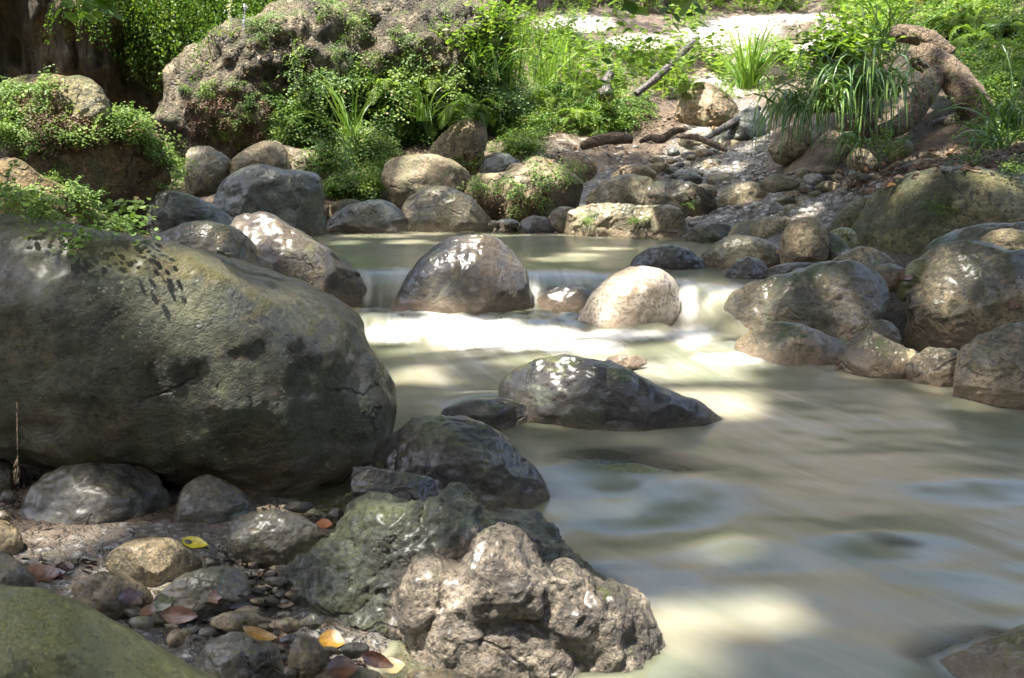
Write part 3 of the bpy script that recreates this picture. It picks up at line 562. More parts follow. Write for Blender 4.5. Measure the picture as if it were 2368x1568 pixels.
DY = [230, 250, 290, 330, 365, 400, 440, 480, 520, 560]; DD = [14.6, 14.0, 12.9, 12.0, 11.2, 10.7, 10.2, 9.7, 9.1, 8.4]
dist_of = lambda x, y: float(np.interp(y, DY, DD)) - max(0.0, (x - 1780)/260.0)
cobbles([(1380, 480), (1480, 390), (1590, 330), (1760, 320), (1790, 400), (1850, 440), (1940, 470), (1900, 520), (1800, 500), (1600, 510), (1400, 505)], 84, .06, .20, 0, ['grey_far', 'grey_far', 'grey_far', 'blue_slab', 'tan'], 'pale wet cobble bedded in the shallow gravel of the side stream', 'cobbles in the side stream', dist_of)
cobbles([(1640, 300), (1690, 215), (1760, 220), (1790, 270), (1770, 320)], 12, .07, .18, 0, ['blue_slab', 'grey_far'], 'bluish wet stone in the narrow upper run of the side stream', 'stones in the upper run of the side stream', dist_of, seed0=700)
cobbles([(1130, 520), (1300, 500), (1320, 548), (1140, 550)], 10, .04, .08, 0, ['grey_far', 'blue_slab', 'wet_brown'], 'small wet stone packed along the shore below the fern covered hump', 'shore stones below the fern covered hump', lambda x, y: 9.0, seed0=740)
cobbles([(1920, 400), (2080, 375), (2250, 340), (2300, 370), (2050, 410), (1950, 450)], 16, .04, .09, 0, ['tan', 'grey_far'], 'small brown stone lying among dead leaves on the right slope', 'stones among the leaves on the right slope', lambda x, y: float(np.interp(y, [340, 400, 450], [8.3, 7.6, 7.9])), seed0=780)
for i, (x, y, rx, ry, d, mt, lab) in enumerate([(545, 1150, 26, 14, 2.45, 'grey_near', 'small dark stone in the shade above the egg shaped stone'), (690, 1172, 30, 14, 2.4, 'grey_near', 'low dark stone in the shade right above the egg shaped stone'), (775, 1190, 20, 14, 2.3, 'grey_near', 'little stone between the egg shaped stone and the pitted rock'),
        (230, 1300, 18, 10, 2.05, 'tan_near', 'sandy pebble left of the brown lumpy stone'), (60, 1320, 30, 14, 2.0, 'tan_near', 'flat sandy stone in the shade above the large wet brown leaf'), (150, 1300, 26, 11, 2.05, 'tan_near', 'flat pale stone below the large propped stone'), (490, 1300, 22, 12, 2.0, 'grey_near', 'pebble wedged right of the brown lumpy stone'),
        (330, 1442, 30, 18, 1.7, 'grey_near', 'dark stone peeping from behind the smooth olive green boulder'), (560, 1440, 70, 24, 1.72, 'tan_near', 'flat sandy slab crossed by the black twig'), (660, 1445, 36, 18, 1.7, 'tan_near', 'low sandy stone touching the pitted rock'), (640, 1345, 26, 12, 1.9, 'grey_near', 'dark pebble just above the pale cream leaf'),
        (720, 1440, 26, 16, 1.68, 'grey_near', 'dark pebble at the foot of the pitted rock'), (820, 1500, 30, 18, 1.58, 'grey_near', 'dark stone under the left foot of the pitted rock'), (20, 1150, 22, 16, 2.35, 'grey_near', 'small stone in the hollow behind the hanging rootlet'), (430, 1462, 14, 9, 1.62, 'tan_near', 'tiny sandy pebble right of the pale tan one')]):
    an = np.linspace(0, 2*math.pi, 9, endpoint=False)
    rock([(x + rx*(1 + .12*_g.normal())*math.cos(a), y + ry*(1 + .12*_g.normal())*math.sin(a)) for a in an], d, mt, lab, cat='stone', sub=5, depth=.9, seed=820 + i)

cobbles([(0, 1255), (120, 1280), (250, 1255), (400, 1235), (520, 1290), (700, 1330), (700, 1470), (900, 1530), (860, 1568), (640, 1530), (420, 1470), (150, 1380)], 70, .010, .026, 0, ['grey_near', 'tan_near', 'grey_near'], 'small wet pebble stone among the rotting leaves of the stone floor', 'pebble stones on the stone floor', lambda x, y: float(np.interp(y, [1270, 1320, 1400, 1480, 1560], [2.16, 2.02, 1.82, 1.64, 1.50])), seed0=900)
cobbles([(480, 1290), (700, 1300), (680, 1400), (560, 1400), (500, 1320)], 14, .008, .02, 0, ['grey_near', 'tan_near'], 'little dark pebble in the debris right of the slate blue stone', 'pebbles in the debris by the pitted rock', lambda x, y: float(np.interp(y, [1270, 1320, 1400, 1480], [2.14, 2.0, 1.8, 1.62])), seed0=960)

cobbles([(1790, 400), (1900, 390), (1960, 450), (1900, 520), (1800, 500)], 16, .07, .17, 0, ['grey_far', 'tan', 'white_dry'], 'rough pale stone on the wet slope between the side stream and the domed boulder', 'rough stones left of the domed boulder', lambda x, y: float(np.interp(y, [380, 420, 480, 520], [8.9, 8.6, 8.2, 7.9])), seed0=1000)
# ------------------------------------------------------------------ terrain
CP = []
def cw(*a): CP.append(np.array(a, float))
def cpx(px, py, d): CP.append(at(px, py, d))
for a in [(0.35, 1.4, -.55), (1.2, 1.5, -.6), (2.4, 1.8, -.6), (0.5, 3, -.5), (1.5, 3, -.55), (2.0, 3.4, -.5), (0.2, 4.5, -.45), (1.1, 4.2, -.45), (0, 5.2, -.42), (1.2, 4.9, -.3),
          (-.7, 6.1, -.16), (0.2, 6, -.18), (0.9, 5.6, -.14), (-1, 7, -.35), (0, 7, -.4), (1.0, 6.8, -.35), (-.7, 8.3, -.22), (.5, 8.2, -.25), (1.4, 6.6, -.15), (-1.6, 6.5, -.1), (-1.8, 5.4, -.1),
          (-.2, 1.9, -.33), (-.15, 1.45, -.36), (-.05, 1.7, -.42), (-.6, 1.5, -.27), (-.6, 2.3, -.27), (-1.1, 2.3, -.26), (-1.5, 3.0, -.2), (-.9, 3.2, -.33), (-.3, 3.2, -.42), (0.05, 2.3, -.46), (-2.5, 3, 0), (-1.3, 1.4, -.27),
          (2.6, 3.6, -.15), (3.6, 3.6, .2), (3.5, 2.2, .0), (4.2, 6, .95), (-2.6, 6.2, .25), (-2.4, 4.6, .1), (-4.5, 6, 1.0),
          (-12, 22, 7), (0, 26, 5.5), (9, 26, 7.5), (0, 36, 16), (14, 22, 10), (12, 9, 5.5), (-10, 8, 3.5), (-9, 2, 1.8), (9, 1, 1.6), (7, -4, 3.2), (-7, -4, 3.4), (0, -4, .9), (0, -1, -.3), (0, -10, 8), (8, -10, 9), (-8, -10, 9), (16, -12, 12), (-16, -12, 12), (0, 0, -.6), (-16, 40, 22), (16, 40, 22), (-16, 0, 4), (16, 0, 4),
          (-.5, 10.3, .12), (-1.4, 9.9, .10), (.4, 10.0, .08)]: cw(*a)
for a in [(700, 530, 9.25), (950, 540, 9.15), (1200, 545, 8.9), (1400, 560, 8.3), (1640, 568, 7.9), (1800, 600, 6.6), (1420, 505, 9.5), (1550, 440, 10.3), (1600, 365, 12), (1680, 290, 13.3), (1720, 225, 15), (1850, 480, 8.6), (1760, 520, 8.0),
          (1950, 440, 8.0), (2080, 385, 7.9), (2250, 370, 7.6), (2367, 300, 8.2), (2250, 180, 10), (2367, 60, 12), (1920, 260, 10.4), (2100, 120, 12.5), (2100, 30, 15), (2120, 800, 5.0), (1870, 640, 5.6), (2367, 640, 5.6), (2400, 800, 4.7), (2480, 1000, 3.7),
          (1820, 385, 9.5), (1770, 420, 9.7), (1900, 320, 9.4), (1990, 250, 9.6), (2070, 385, 7.7), (2150, 400, 7.2), (1990, 410, 8.2), (2250, 310, 8.3), (2160, 300, 8.8), (2100, 210, 9.9), (1250, 440, 10.3), (1000, 430, 11), (1200, 330, 12), (1380, 230, 13.5), (1480, 215, 13.5), (1150, 120, 16), (1300, 75, 17), (1500, 110, 16.5), (1800, 110, 18), (1650, 180, 15.5), (800, 430, 10.6), (760, 330, 12), (560, 400, 11), (450, 500, 8.6), (0, 590, 6.2), (330, 460, 9.6), (430, 340, 12.4), (0, 320, 12.3), (1400, 20, 19), (1900, 20, 21)]: cpx(*a)
CPA = np.array(CP)
K = np.linalg.norm(CPA[:, None, :2] - CPA[None, :, :2], axis=2) + np.eye(len(CPA))*0.02
Wt = np.linalg.solve(np.block([[K, np.ones((len(CPA), 1))], [np.ones((1, len(CPA))), np.zeros((1, 1))]]), np.r_[CPA[:, 2], 0])
def ground_z(X, Y):
    out = np.full(X.shape, Wt[-1])
    for i in range(len(CPA)): out = out + Wt[i]*np.hypot(X - CPA[i, 0], Y - CPA[i, 1])
    return out
def px_of(P):
    q = P - CAM; c, s = math.cos(PITCH), math.sin(PITCH)
    zf = q[:, 1]*c - q[:, 2]*s; yu = q[:, 1]*s + q[:, 2]*c
    zf = np.where(zf < 0.05, 0.05, zf)
    return W0/2 + FOC*q[:, 0]/zf, H0/2 - FOC*yu/zf
def blobs(P, lst):                         # soft patches on a surface, given where they lie in the view
    x, y = px_of(P); out = np.zeros(len(P))
    for (px, py, rx, ry, a) in lst: out = np.maximum(out, a*np.exp(-((x - px)/rx)**2 - ((y - py)/ry)**2))
    return out
xs = np.concatenate([np.linspace(-16, -3, 50)[:-1], np.linspace(-3, 4.6, 330), np.linspace(4.6, 16, 60)[1:]])
ys = np.concatenate([np.linspace(-13, 1, 34)[:-1], np.linspace(1, 12, 400), np.linspace(12, 40, 150)[1:]])
GX, GY = np.meshgrid(xs, ys)
GZ = ground_z(GX, GY)
TV = np.stack([GX.ravel(), GY.ravel(), GZ.ravel()], 1)
q = TV*np.array([1, 1, 0.0])
dist_w = np.clip((TV[:, 1] - 1)/12, 0.15, 1)
TV[:, 2] += 0.07*dist_w*fbm(q*1.6, 4, 3) + 0.030*fbm(q*7, 4, 4)*np.clip(dist_w + .2, 0, 1)
b1, _ = worley(q*7.5, 5); b2, _ = worley(q*19, 6)
TV[:, 2] += 0.050*np.clip(0.5 - b1, 0, 1)*np.clip(dist_w, .25, 1) + 0.018*np.clip(0.5 - b2, 0, 1)
nx, ny = len(xs), len(ys)
idx = np.arange(nx*ny).reshape(ny, nx)
TF = np.stack([idx[:-1, :-1].ravel(), idx[:-1, 1:].ravel(), idx[1:, 1:].ravel(), idx[1:, :-1].ravel()], 1)
wetA = blobs(TV, [(1500, 470, 220, 90, 1), (1650, 360, 120, 80, 1), (1700, 280, 90, 60, .9), (1850, 480, 130, 60, .8), (1600, 540, 300, 40, 1), (2050, 440, 90, 40, .5), (900, 540, 500, 25, 1), (450, 1400, 620, 200, 1), (1650, 250, 90, 40, .8)])
paleA = blobs(TV, [(1160, 25, 70, 18, 1), (1330, 55, 100, 22, 1), (1480, 98, 90, 20, 1), (1800, 80, 260, 50, .9), (1400, 480, 120, 50, .7), (720, 30, 160, 20, 1), (1620, 290, 60, 30, .6), (1300, 330, 200, 60, .35), (250, 1320, 120, 40, .35), (1700, 190, 120, 40, .7)])
gt = NT('river bank ground'); tc = gt.n('ShaderNodeTexCoord'); v = tc.outputs['Object']
n1 = gt.noise(v, 1.7, 5, 0.6); n2 = gt.noise(v, 11, 7, 0.68); n3 = gt.noise(v, 70, 5, 0.7)
gn = gt.n('ShaderNodeTexNoise'); gt.l(v, gn.inputs['Vector']); gn.inputs['Scale'].default_value = 22; gn.inputs['Detail'].default_value = 5
gv = gt.n('ShaderNodeVectorMath', operation='MULTIPLY_ADD'); gt.l(gn.outputs['Color'], gv.inputs[0]); gv.inputs[1].default_value = (.06, .06, .06); gt.l(v, gv.inputs[2])
vo = gt.n('ShaderNodeTexVoronoi'); gt.l(gv.outputs[0], vo.inputs['Vector']); vo.inputs['Scale'].default_value = 34
vo2 = gt.n('ShaderNodeTexVoronoi'); gt.l(gv.outputs[0], vo2.inputs['Vector']); vo2.inputs['Scale'].default_value = 95
c = gt.mix(gt.ramp(n2, 0.35, 0.65), (0.055, 0.038, 0.024), (0.15, 0.105, 0.065))
c = gt.mix(gt.ramp(n1, 0.5, 0.62, 0, 0.6), c, (0.20, 0.16, 0.11))
grey = gt.mix(gt.ramp(vo.outputs['Distance'], 0.1, 0.6), (0.46, 0.44, 0.40), (0.12, 0.11, 0.095))
sep = gt.n('ShaderNodeSeparateColor'); gt.l(vo.outputs['Color'], sep.inputs[0])
grey = gt.mix(gt.ramp(sep.outputs[0], 0.2, 0.9), grey, (0.16, 0.13, 0.095), 'MIX')
c = gt.mix(gt.ramp(gt.math('ADD', gt.attr('wet'), gt.math('MULTIPLY', gt.math('SUBTRACT', n2, 0.5), 0.8)), 0.3, 0.55), c, grey)
palec = gt.mix(gt.ramp(n3, 0.35, 0.6), (0.34, 0.30, 0.24), (0.60, 0.57, 0.50))
c = gt.mix(gt.ramp(gt.math('ADD', gt.attr('pale'), gt.math('MULTIPLY', gt.math('SUBTRACT', n2, 0.5), 0.9)), 0.3, 0.6), c, palec)
p = gt.n('ShaderNodeBsdfPrincipled'); gt.l(c, p.inputs['Base Color'])
gt.l(gt.ramp(gt.math('ADD', gt.attr('wet'), gt.math('MULTIPLY', gt.math('SUBTRACT', n2, 0.5), 0.9)), 0.3, 0.7, 0.8, 0.16), p.inputs['Roughness'])
h = gt.math('ADD', gt.math('MULTIPLY', n3, 0.5), gt.math('MULTIPLY', gt.ramp(vo.outputs['Distance'], 0.0, 0.6, 1, 0), 0.9))
h = gt.math('ADD', h, gt.math('MULTIPLY', gt.ramp(vo2.outputs['Distance'], 0.0, 0.6, 1, 0), 0.35))
gt.l(gt.bump(h, 0.02), p.inputs['Normal']); gt.l(p.outputs[0], gt.out.inputs[0])
ground = link('ground', mesh_np('ground', TV, TF, {'wet': wetA, 'pale': paleA}), gt.m, kind='structure')
ROCKS.append((TV, TF, ground))

# ------------------------------------------------------------------ cliff with dripping tufa curtains at the back left
pl = np.array([(-13, 9.5), (-8, 11.6), (-5.2, 13.2), (-3.6, 14.6), (-2.2, 16.8), (-0.5, 19.0), (2.0, 21.0), (5.5, 23.0), (9, 24.5)], float)
seg = np.r_[0, np.cumsum(np.linalg.norm(np.diff(pl, axis=0), axis=1))]
S_ = np.linspace(0, seg[-1], 620); T_ = np.linspace(0, 1, 170)
SS, TT = np.meshgrid(S_, T_)
bx = np.interp(SS, seg, pl[:, 0]); by = np.interp(SS, seg, pl[:, 1])
tx = np.interp(SS + .3, seg, pl[:, 0]) - np.interp(SS - .3, seg, pl[:, 0]); ty = np.interp(SS + .3, seg, pl[:, 1]) - np.interp(SS - .3, seg, pl[:, 1]); tl = np.hypot(tx, ty)
nxn, nyn = ty/tl, -tx/tl                                            # towards the camera
Zc = -0.5 + TT*6.3
qq = np.stack([SS.ravel(), Zc.ravel()*0.22, np.zeros(SS.size)], 1)
curt = fbm(qq*2.0, 5, 31, 0.55, True).reshape(SS.shape)
rag = fbm(np.stack([SS.ravel(), Zc.ravel(), np.zeros(SS.size)], 1)*1.1, 5, 33).reshape(SS.shape)
fin = fbm(np.stack([SS.ravel()*9, Zc.ravel()*2.0, np.zeros(SS.size)], 1), 4, 35, 0.6, True).reshape(SS.shape)
over = 0.35*np.clip((Zc - 1.0)/1.5, 0, 1) - 0.7*np.clip((Zc - 3.0)/3, 0, 1)
dd = over + 0.55*curt*np.clip(Zc/1.5, 0.3, 1) + 0.5*rag + 0.10*fin
CV = np.stack([bx + nxn*dd, by + nyn*dd, Zc], -1).reshape(-1, 3)
idx = np.arange(SS.size).reshape(SS.shape)
CF = np.stack([idx[:-1, :-1].ravel(), idx[:-1, 1:].ravel(), idx[1:, 1:].ravel(), idx[1:, :-1].ravel()], 1)
ct = NT('tufa cliff'); tc = ct.n('ShaderNodeTexCoord'); mp = ct.n('ShaderNodeMapping'); mp.inputs['Scale'].default_value = (1, 1, 0.22); ct.l(tc.outputs['Object'], mp.inputs[0])
va = mp.outputs[0]; vb = tc.outputs['Object']
n1 = ct.noise(va, 3.2, 6, 0.65, 0.4); n2 = ct.noise(vb, 9, 7, 0.7); n3 = ct.noise(va, 22, 5, 0.7)
c = ct.mix(ct.ramp(n1, 0.35, 0.66), (0.045, 0.037, 0.021), (0.19, 0.145, 0.085))
c = ct.mix(ct.ramp(n3, 0.35, 0.5, 0.8, 0), c, (0.020, 0.016, 0.010))
c = ct.mix(ct.ramp(n2, 0.56, 0.68, 0, 0.7), c, (0.055, 0.068, 0.022))
c = ct.mix(ct.ramp(n1, 0.66, 0.78, 0, 0.7), c, (0.24, 0.19, 0.11))
p = ct.n('ShaderNodeBsdfPrincipled'); ct.l(c, p.inputs['Base Color']); p.inputs['Roughness'].default_value = 0.7
ct.l(ct.bump(ct.math('ADD', n3, ct.math('MULTIPLY', n2, 0.6)), 0.08), p.inputs['Normal']); ct.l(p.outputs[0], ct.out.inputs[0])
cliff = link('rock_cliff', mesh_np('cliff', CV, CF), ct.m, label='dark brown dripping rock cliff closing the view behind the boulders', cat='cliff')
ROCKS.append((CV, CF, cliff))

# ------------------------------------------------------------------ ray casting against everything built so far
_v, _f, _n = [], [], 0
for V, F, o in ROCKS:
    F3 = F if F.shape[1] == 3 else np.concatenate([F[:, [0, 1, 2]], F[:, [0, 2, 3]]])
    _v.append(V); _f.append(F3 + _n); _n += len(V)
BV = BVHTree.FromPolygons(np.concatenate(_v).tolist(), np.concatenate(_f).tolist(), all_triangles=True)
del _v, _f
BG = BVHTree.FromPolygons(TV.tolist(), TF.tolist())
def hit_ground(px, py):                    # only where bare ground shows
    r = ray(px, py); a = BV.ray_cast(Vector(CAM), Vector(r), 90); b = BG.ray_cast(Vector(CAM), Vector(r), 90)
    if a[0] is None or b[0] is None or b[3] > a[3] + 0.004: return None
    return np.array(b[0])
def hit(px, py, lift=0.0):
    r = ray(px, py); h = BV.ray_cast(Vector(CAM), Vector(r), 90)
    if h[0] is None: return np.array(at(px, py, 20)), np.array([0, 0, 1.0])
    n = np.array(h[1]); 
    if np.dot(n, r) > 0: n = -n
    return np.array(h[0]) + n*lift, n

# ------------------------------------------------------------------ the stream
FOOT_X = [-1.6, -.4, .35, .75, 1.05, 1.5, 2.2]; FOOT_Y = [5.6, 5.42, 5.35, 5.0, 4.62, 4.5, 4.4]
wx = np.linspace(-1.9, 4.4, 380); wy = np.concatenate([np.linspace(0.7, 6.4, 460)[:-1], np.linspace(6.4, 10.4, 180)])
WX, WY = np.meshgrid(wx, wy)
foot = np.interp(WX, FOOT_X, FOOT_Y); run = 0.62
low = -0.20 - np.clip(5.4 - WY, 0, 5)*0.034
tt = np.clip((WY - foot)/run, 0, 1); fall = 1 - (1 - tt)**2.3
fall = np.where(tt >= 1, 1, fall)
WZ = low + (0.0 - low)*fall
q = np.stack([WX.ravel(), WY.ravel(), np.zeros(WX.size)], 1)
near_foot = np.exp(-((WY - foot + 0.18)/0.28)**2)
n_a = fbm(q*np.array([2.5, 3.5, 1]), 3, 60).reshape(WX.shape)
n_b = fbm(q*np.array([7.0, 7.0, 1]), 3, 61).reshape(WX.shape)
WZ = WZ + near_foot*(0.030*n_b + 0.028) + 0.012*n_a*(WY < foot)
P_ = np.stack([WX.ravel(), WY.ravel(), WZ.ravel()], 1)
swell = blobs(P_, [(1450, 1080, 190, 45, 1), (1600, 1120, 120, 45, .8), (2060, 1240, 150, 34, .55), (1130, 925, 90, 16, .9), (1700, 1250, 90, 25, .4), (1240, 985, 60, 12, .5), (2230, 1120, 150, 35, .5)]) \
      - blobs(P_, [(1450, 1220, 220, 40, .6), (1180, 970, 60, 14, .5)])
P_[:, 2] += 0.026*swell
# flow coordinates: along and across the current
fl = np.array([(.3, 11), (.3, 8), (.3, 6.2), (.35, 5.0), (.62, 4.0), (1.10, 3.0), (1.8, 2.0), (2.7, 1.0), (4.2, -.5)])
fs = np.r_[0, np.cumsum(np.linalg.norm(np.diff(fl, axis=0), axis=1))]
best = np.full(len(P_), 1e9); U = np.zeros(len(P_)); Vv = np.zeros(len(P_)); wsum = np.zeros(len(P_))
for i in range(len(fl) - 1):
    a, b = fl[i], fl[i+1]; d = b - a; L = np.linalg.norm(d); d = d/L; r = P_[:, :2] - a
    t0 = r @ d; tcl = np.clip(t0, 0, L); dv = r - tcl[:, None]*d; ds = np.hypot(dv[:, 0], dv[:, 1]); w = 1/(ds + 0.15)**4
    U += w*(fs[i] + t0); Vv += w*(r[:, 0]*d[1] - r[:, 1]*d[0]); wsum += w
U /= wsum; Vv /= wsum
# how deep the bed lies below each point
dep = np.zeros(len(P_)); dn = Vector((0, 0, -1))
for i, (x, y, z) in enumerate(P_.tolist()):
    h = BV.ray_cast(Vector((x, y, z)), dn, 2.0); dep[i] = h[3] if h[0] is not None else 1.0
D2 = dep.reshape(WX.shape)
for _ in range(2):
    D2 = (D2 + np.roll(D2, 1, 0) + np.roll(D2, -1, 0) + np.roll(D2, 1, 1) + np.roll(D2, -1, 1))/5
dep = D2.ravel()
foam = blobs(P_, [(1040, 752, 190, 30, 1), (1180, 780, 200, 34, 1.0), (900, 770, 90, 28, .9), (1330, 800, 130, 22, .85), (1450, 775, 140, 16, .85), (1600, 775, 50, 30, .95), (1590, 700, 28, 60, .95), (1640, 690, 30, 40, .5), (1680, 830, 90, 16, .9), (1000, 722, 150, 12, .6), (848, 670, 16, 50, .85), (1238, 670, 12, 50, .7), (880, 690, 10, 40, .5), (1380, 690, 12, 60, .5)])
foam = np.maximum(foam, 0.85*blobs(P_, [(1500, 850, 420, 45, .42), (1100, 850, 240, 60, .36), (1900, 950, 260, 60, .25)]))
steep = (np.clip(tt*6, 0, 1)*np.clip((0.95 - tt)*5, 0, 1)).ravel()*0.30
foam = np.maximum(foam, steep*(P_[:, 0] > -1.3))
wt = NT('silty stream water'); uvn = wt.n('ShaderNodeUVMap', uv_map='flow')
mp = wt.n('ShaderNodeMapping'); mp.inputs['Scale'].default_value = (0.7, 2.6, 1); wt.l(uvn.outputs[0], mp.inputs[0])
mp2 = wt.n('ShaderNodeMapping'); mp2.inputs['Scale'].default_value = (1.1, 15, 1); wt.l(uvn.outputs[0], mp2.inputs[0])
s1 = wt.noise(mp.outputs[0], 1.0, 3, 0.5, 0.9); s2 = wt.noise(mp2.outputs[0], 1.0, 4, 0.6, 0.2)
tcw = wt.n('ShaderNodeTexCoord'); s3 = wt.noise(tcw.outputs['Object'], 1.3, 3, 0.5)
c = wt.mix(wt.ramp(s1, 0.30, 0.74), (0.125, 0.132, 0.082), (0.27, 0.245, 0.170))
c = wt.mix(wt.ramp(s3, 0.42, 0.62, 0, 0.7), c, (0.13, 0.145, 0.092))
c = wt.mix(wt.ramp(s2, 0.40, 0.85, 0, 0.16), c, (0.36, 0.345, 0.29))
fo = wt.math('ADD', wt.attr('foam'), wt.math('MULTIPLY', wt.math('SUBTRACT', wt.math('ADD', wt.math('MULTIPLY', s1, .5), wt.math('MULTIPLY', s2, .5)), 0.5), 0.9))
fm = wt.ramp(fo, 0.18, 1.05, 0, 1)
c = wt.mix(fm, c, (0.86, 0.82, 0.75))
p = wt.n('ShaderNodeBsdfPrincipled'); wt.l(c, p.inputs['Base Color'])
wt.l(wt.ramp(fm, 0, 0.7, 0.20, 0.6), p.inputs['Roughness']); p.inputs['IOR'].default_value = 1.33
p.inputs['Specular IOR Level'].default_value = 0.6
p.inputs['Subsurface Weight'].default_value = 1.0; p.inputs['Subsurface Radius'].default_value = (1.0, 0.95, 0.75); p.inputs['Subsurface Scale'].default_value = 0.09
wt.l(wt.bump(wt.math('ADD', s2, wt.math('MULTIPLY', s1, 1.4)), 0.004, 0.4), p.inputs['Normal'])
tr = wt.n('ShaderNodeBsdfTransparent'); tr.inputs[0].default_value = (0.86, 0.88, 0.74, 1)
al = wt.math('SUBTRACT', 1.0, wt.math('POWER', 2.718, wt.math('MULTIPLY', wt.attr('deep'), -11.0)))
al = wt.math('MAXIMUM', wt.ramp(al, 0, 1, 0.18, 1.0), wt.math('MULTIPLY', fm, 0.95))
mx = wt.n('ShaderNodeMixShader'); wt.l(al, mx.inputs[0]); wt.l(tr.outputs[0], mx.inputs[1]); wt.l(p.outputs[0], mx.inputs[2]); wt.l(mx.outputs[0], wt.out.inputs[0])
idx = np.arange(WX.size).reshape(WX.shape)
WF = np.stack([idx[:-1, :-1].ravel(), idx[:-1, 1:].ravel(), idx[1:, 1:].ravel(), idx[1:, :-1].ravel()], 1)
gz = ground_z(P_[:, 0], P_[:, 1]); keep = (gz < P_[:, 2] + 0.10)
keep &= ~((P_[:, 1] > 4.0) & (P_[:, 0] > 1.78)) & ~((P_[:, 1] > 4.4) & (P_[:, 1] < 6.0) & (P_[:, 0] > 1.55))
WF = WF[keep[WF].all(1)]
wme = mesh_np('water', P_, WF, {'foam': foam, 'deep': dep})
uvl = wme.uv_layers.new(name='flow'); lv = np.empty(len(wme.loops), np.int32); wme.loops.foreach_get('vertex_index', lv)
uvl.data.foreach_set('uv', np.stack([U[lv], Vv[lv]], 1).astype(np.float32).ravel())
water = link('water', wme, wt.m, kind='structure')
# ------------------------------------------------------------------ plants
class Acc:                                 # gathers quads of one mesh
    def __init__(s): s.V, s.F, s.v, s.n = [], [], [], 0
    def add(s, V, F, v):
        s.V.append(V); s.F.append(F + s.n); s.v.append(np.broadcast_to(v, (len(V),)) if np.ndim(v) == 0 else v); s.n += len(V)
    def get(s): return np.concatenate(s.V), np.concatenate(s.F), np.concatenate(s.v)
LEAFLET = np.array([(0, 0, 0), (.35, -.5, .10), (.95, -.42, .02), (1.05, 0, -.08), (.95, .42, .02), (.35, .5, .10)])
OVATE = np.array([(0, 0, 0), (.35, -.30, .07), (.75, -.22, .05), (1.1, 0, -.10), (.75, .22, .05), (.35, .30, .07)])
LQ = np.array([[0, 1, 2, 3], [0, 3, 4, 5]])
def unit(a): return a/np.maximum(np.linalg.norm(a, axis=-1, keepdims=True), 1e-9)
def plates(P, dirs, nrm, size, shape=LEAFLET):
    """little folded leaves at P, pointing along dirs, facing nrm"""
    t = unit(dirs); b = unit(np.cross(nrm, t)); n = np.cross(t, b); s = np.reshape(size, (-1, 1))*np.ones((len(P), 1))
    V = np.stack([P + s*(x*t + y*b + z*n) for x, y, z in shape], 1).reshape(-1, 3)
    F = (np.arange(len(P))[:, None, None]*6 + LQ[None]).reshape(-1, 4)
    return V, F
def ribbon(P, w, side):
    """flat folded blade along P"""
    n = len(P); w = np.reshape(w, (-1, 1)); V = np.concatenate([P - side*w, P, P + side*w]); 
    up = np.cross(np.gradient(P, axis=0), side); V[n:2*n] -= unit(up)*w*0.35
    i = np.arange(n - 1)
    F = np.concatenate([np.stack([i, i + 1, n + i + 1, n + i], 1), np.stack([n + i, n + i + 1, 2*n + i + 1, 2*n + i], 1)])
    return V, F
def arch(p0, d0, L, droop, n=7):
    P = [np.array(p0, float)]; d = np.array(d0, float)
    for k in range(n - 1):
        d = unit(d + np.array([0, 0, -droop*(k + 1)/n])); P.append(P[-1] + d*L/(n - 1))
    return np.array(P)
def maidenhair(g, nf=10, L=0.3, leaf=0.014, droop=0.5, nrm=(0, 0, 1), spread=1.0, dens=1.0):
    a = Acc(); nrm = np.array(nrm, float)
    for _ in range(nf):
        d = unit(np.array([g.normal(0, spread), g.normal(0, spread), g.uniform(.2, .9)]) + nrm*g.uniform(.6, 1.3)); l = L*g.uniform(.55, 1.15)
        P = arch(np.array([g.normal(0, .03), g.normal(0, .03), 0]), d, l, droop, 8)
        V, F = ribbon(P, np.full(8, .0016), unit(np.cross(d, [0.1, 0.2, 1.0]))); a.add(V, F, 0.0)
        side = unit(np.cross(P[-1] - P[0], [0.05, 0.1, 1.0])); v0 = g.uniform(0, .75)
        for k in range(2, 8):
            for sg in (-1, 1):
                bl = l*0.42*(1 - (k/8.5)**1.3) + leaf; m = max(2, int(bl/leaf*0.85*dens))
                bd = unit(unit(P[min(k, 7)] - P[k-1]) * .7 + sg*side)
                t = np.linspace(.15, 1, m)[:, None]
                B = P[k] + bd*bl*t + np.array([0, 0, -1])*0.25*bl*t*t + g.normal(0, leaf*.3, (m, 3))
                ld = unit(bd*.6 + side*np.where(np.arange(m) % 2, .9, -.9)[:, None] + g.normal(0, .3, (m, 3)))
                up = unit(np.array([0, 0, 1.0]) + nrm*.4 + g.normal(0, .35, (m, 3)))
                V, F = plates(B, ld, up, leaf*g.uniform(.75, 1.25, m)); a.add(V, F, np.repeat(np.clip(v0 + g.normal(0, .12, m), 0, 1), 6))
    return a.get()
def sedge(g, n=60, L=0.6, w=0.006, droop=0.45, spread=.6, lean=(0, 0, 0), base=.06):
    a = Acc()
    for _ in range(n):
        d = unit(np.array([g.normal(0, spread), g.normal(0, spread), 1.0]) + np.array(lean)); l = L*g.uniform(.5, 1.15)
        P = arch([g.normal(0, base), g.normal(0, base), 0], d, l, droop*g.uniform(.6, 1.4), 10)
        wd = w*g.uniform(.7, 1.3)*np.array([.7, 1, 1, 1, .95, .9, .8, .62, .4, .05])
        V, F = ribbon(P, wd, unit(np.cross(d, unit(g.normal(0, 1, 3))))); a.add(V, F, g.uniform(0, .95))
    return a.get()
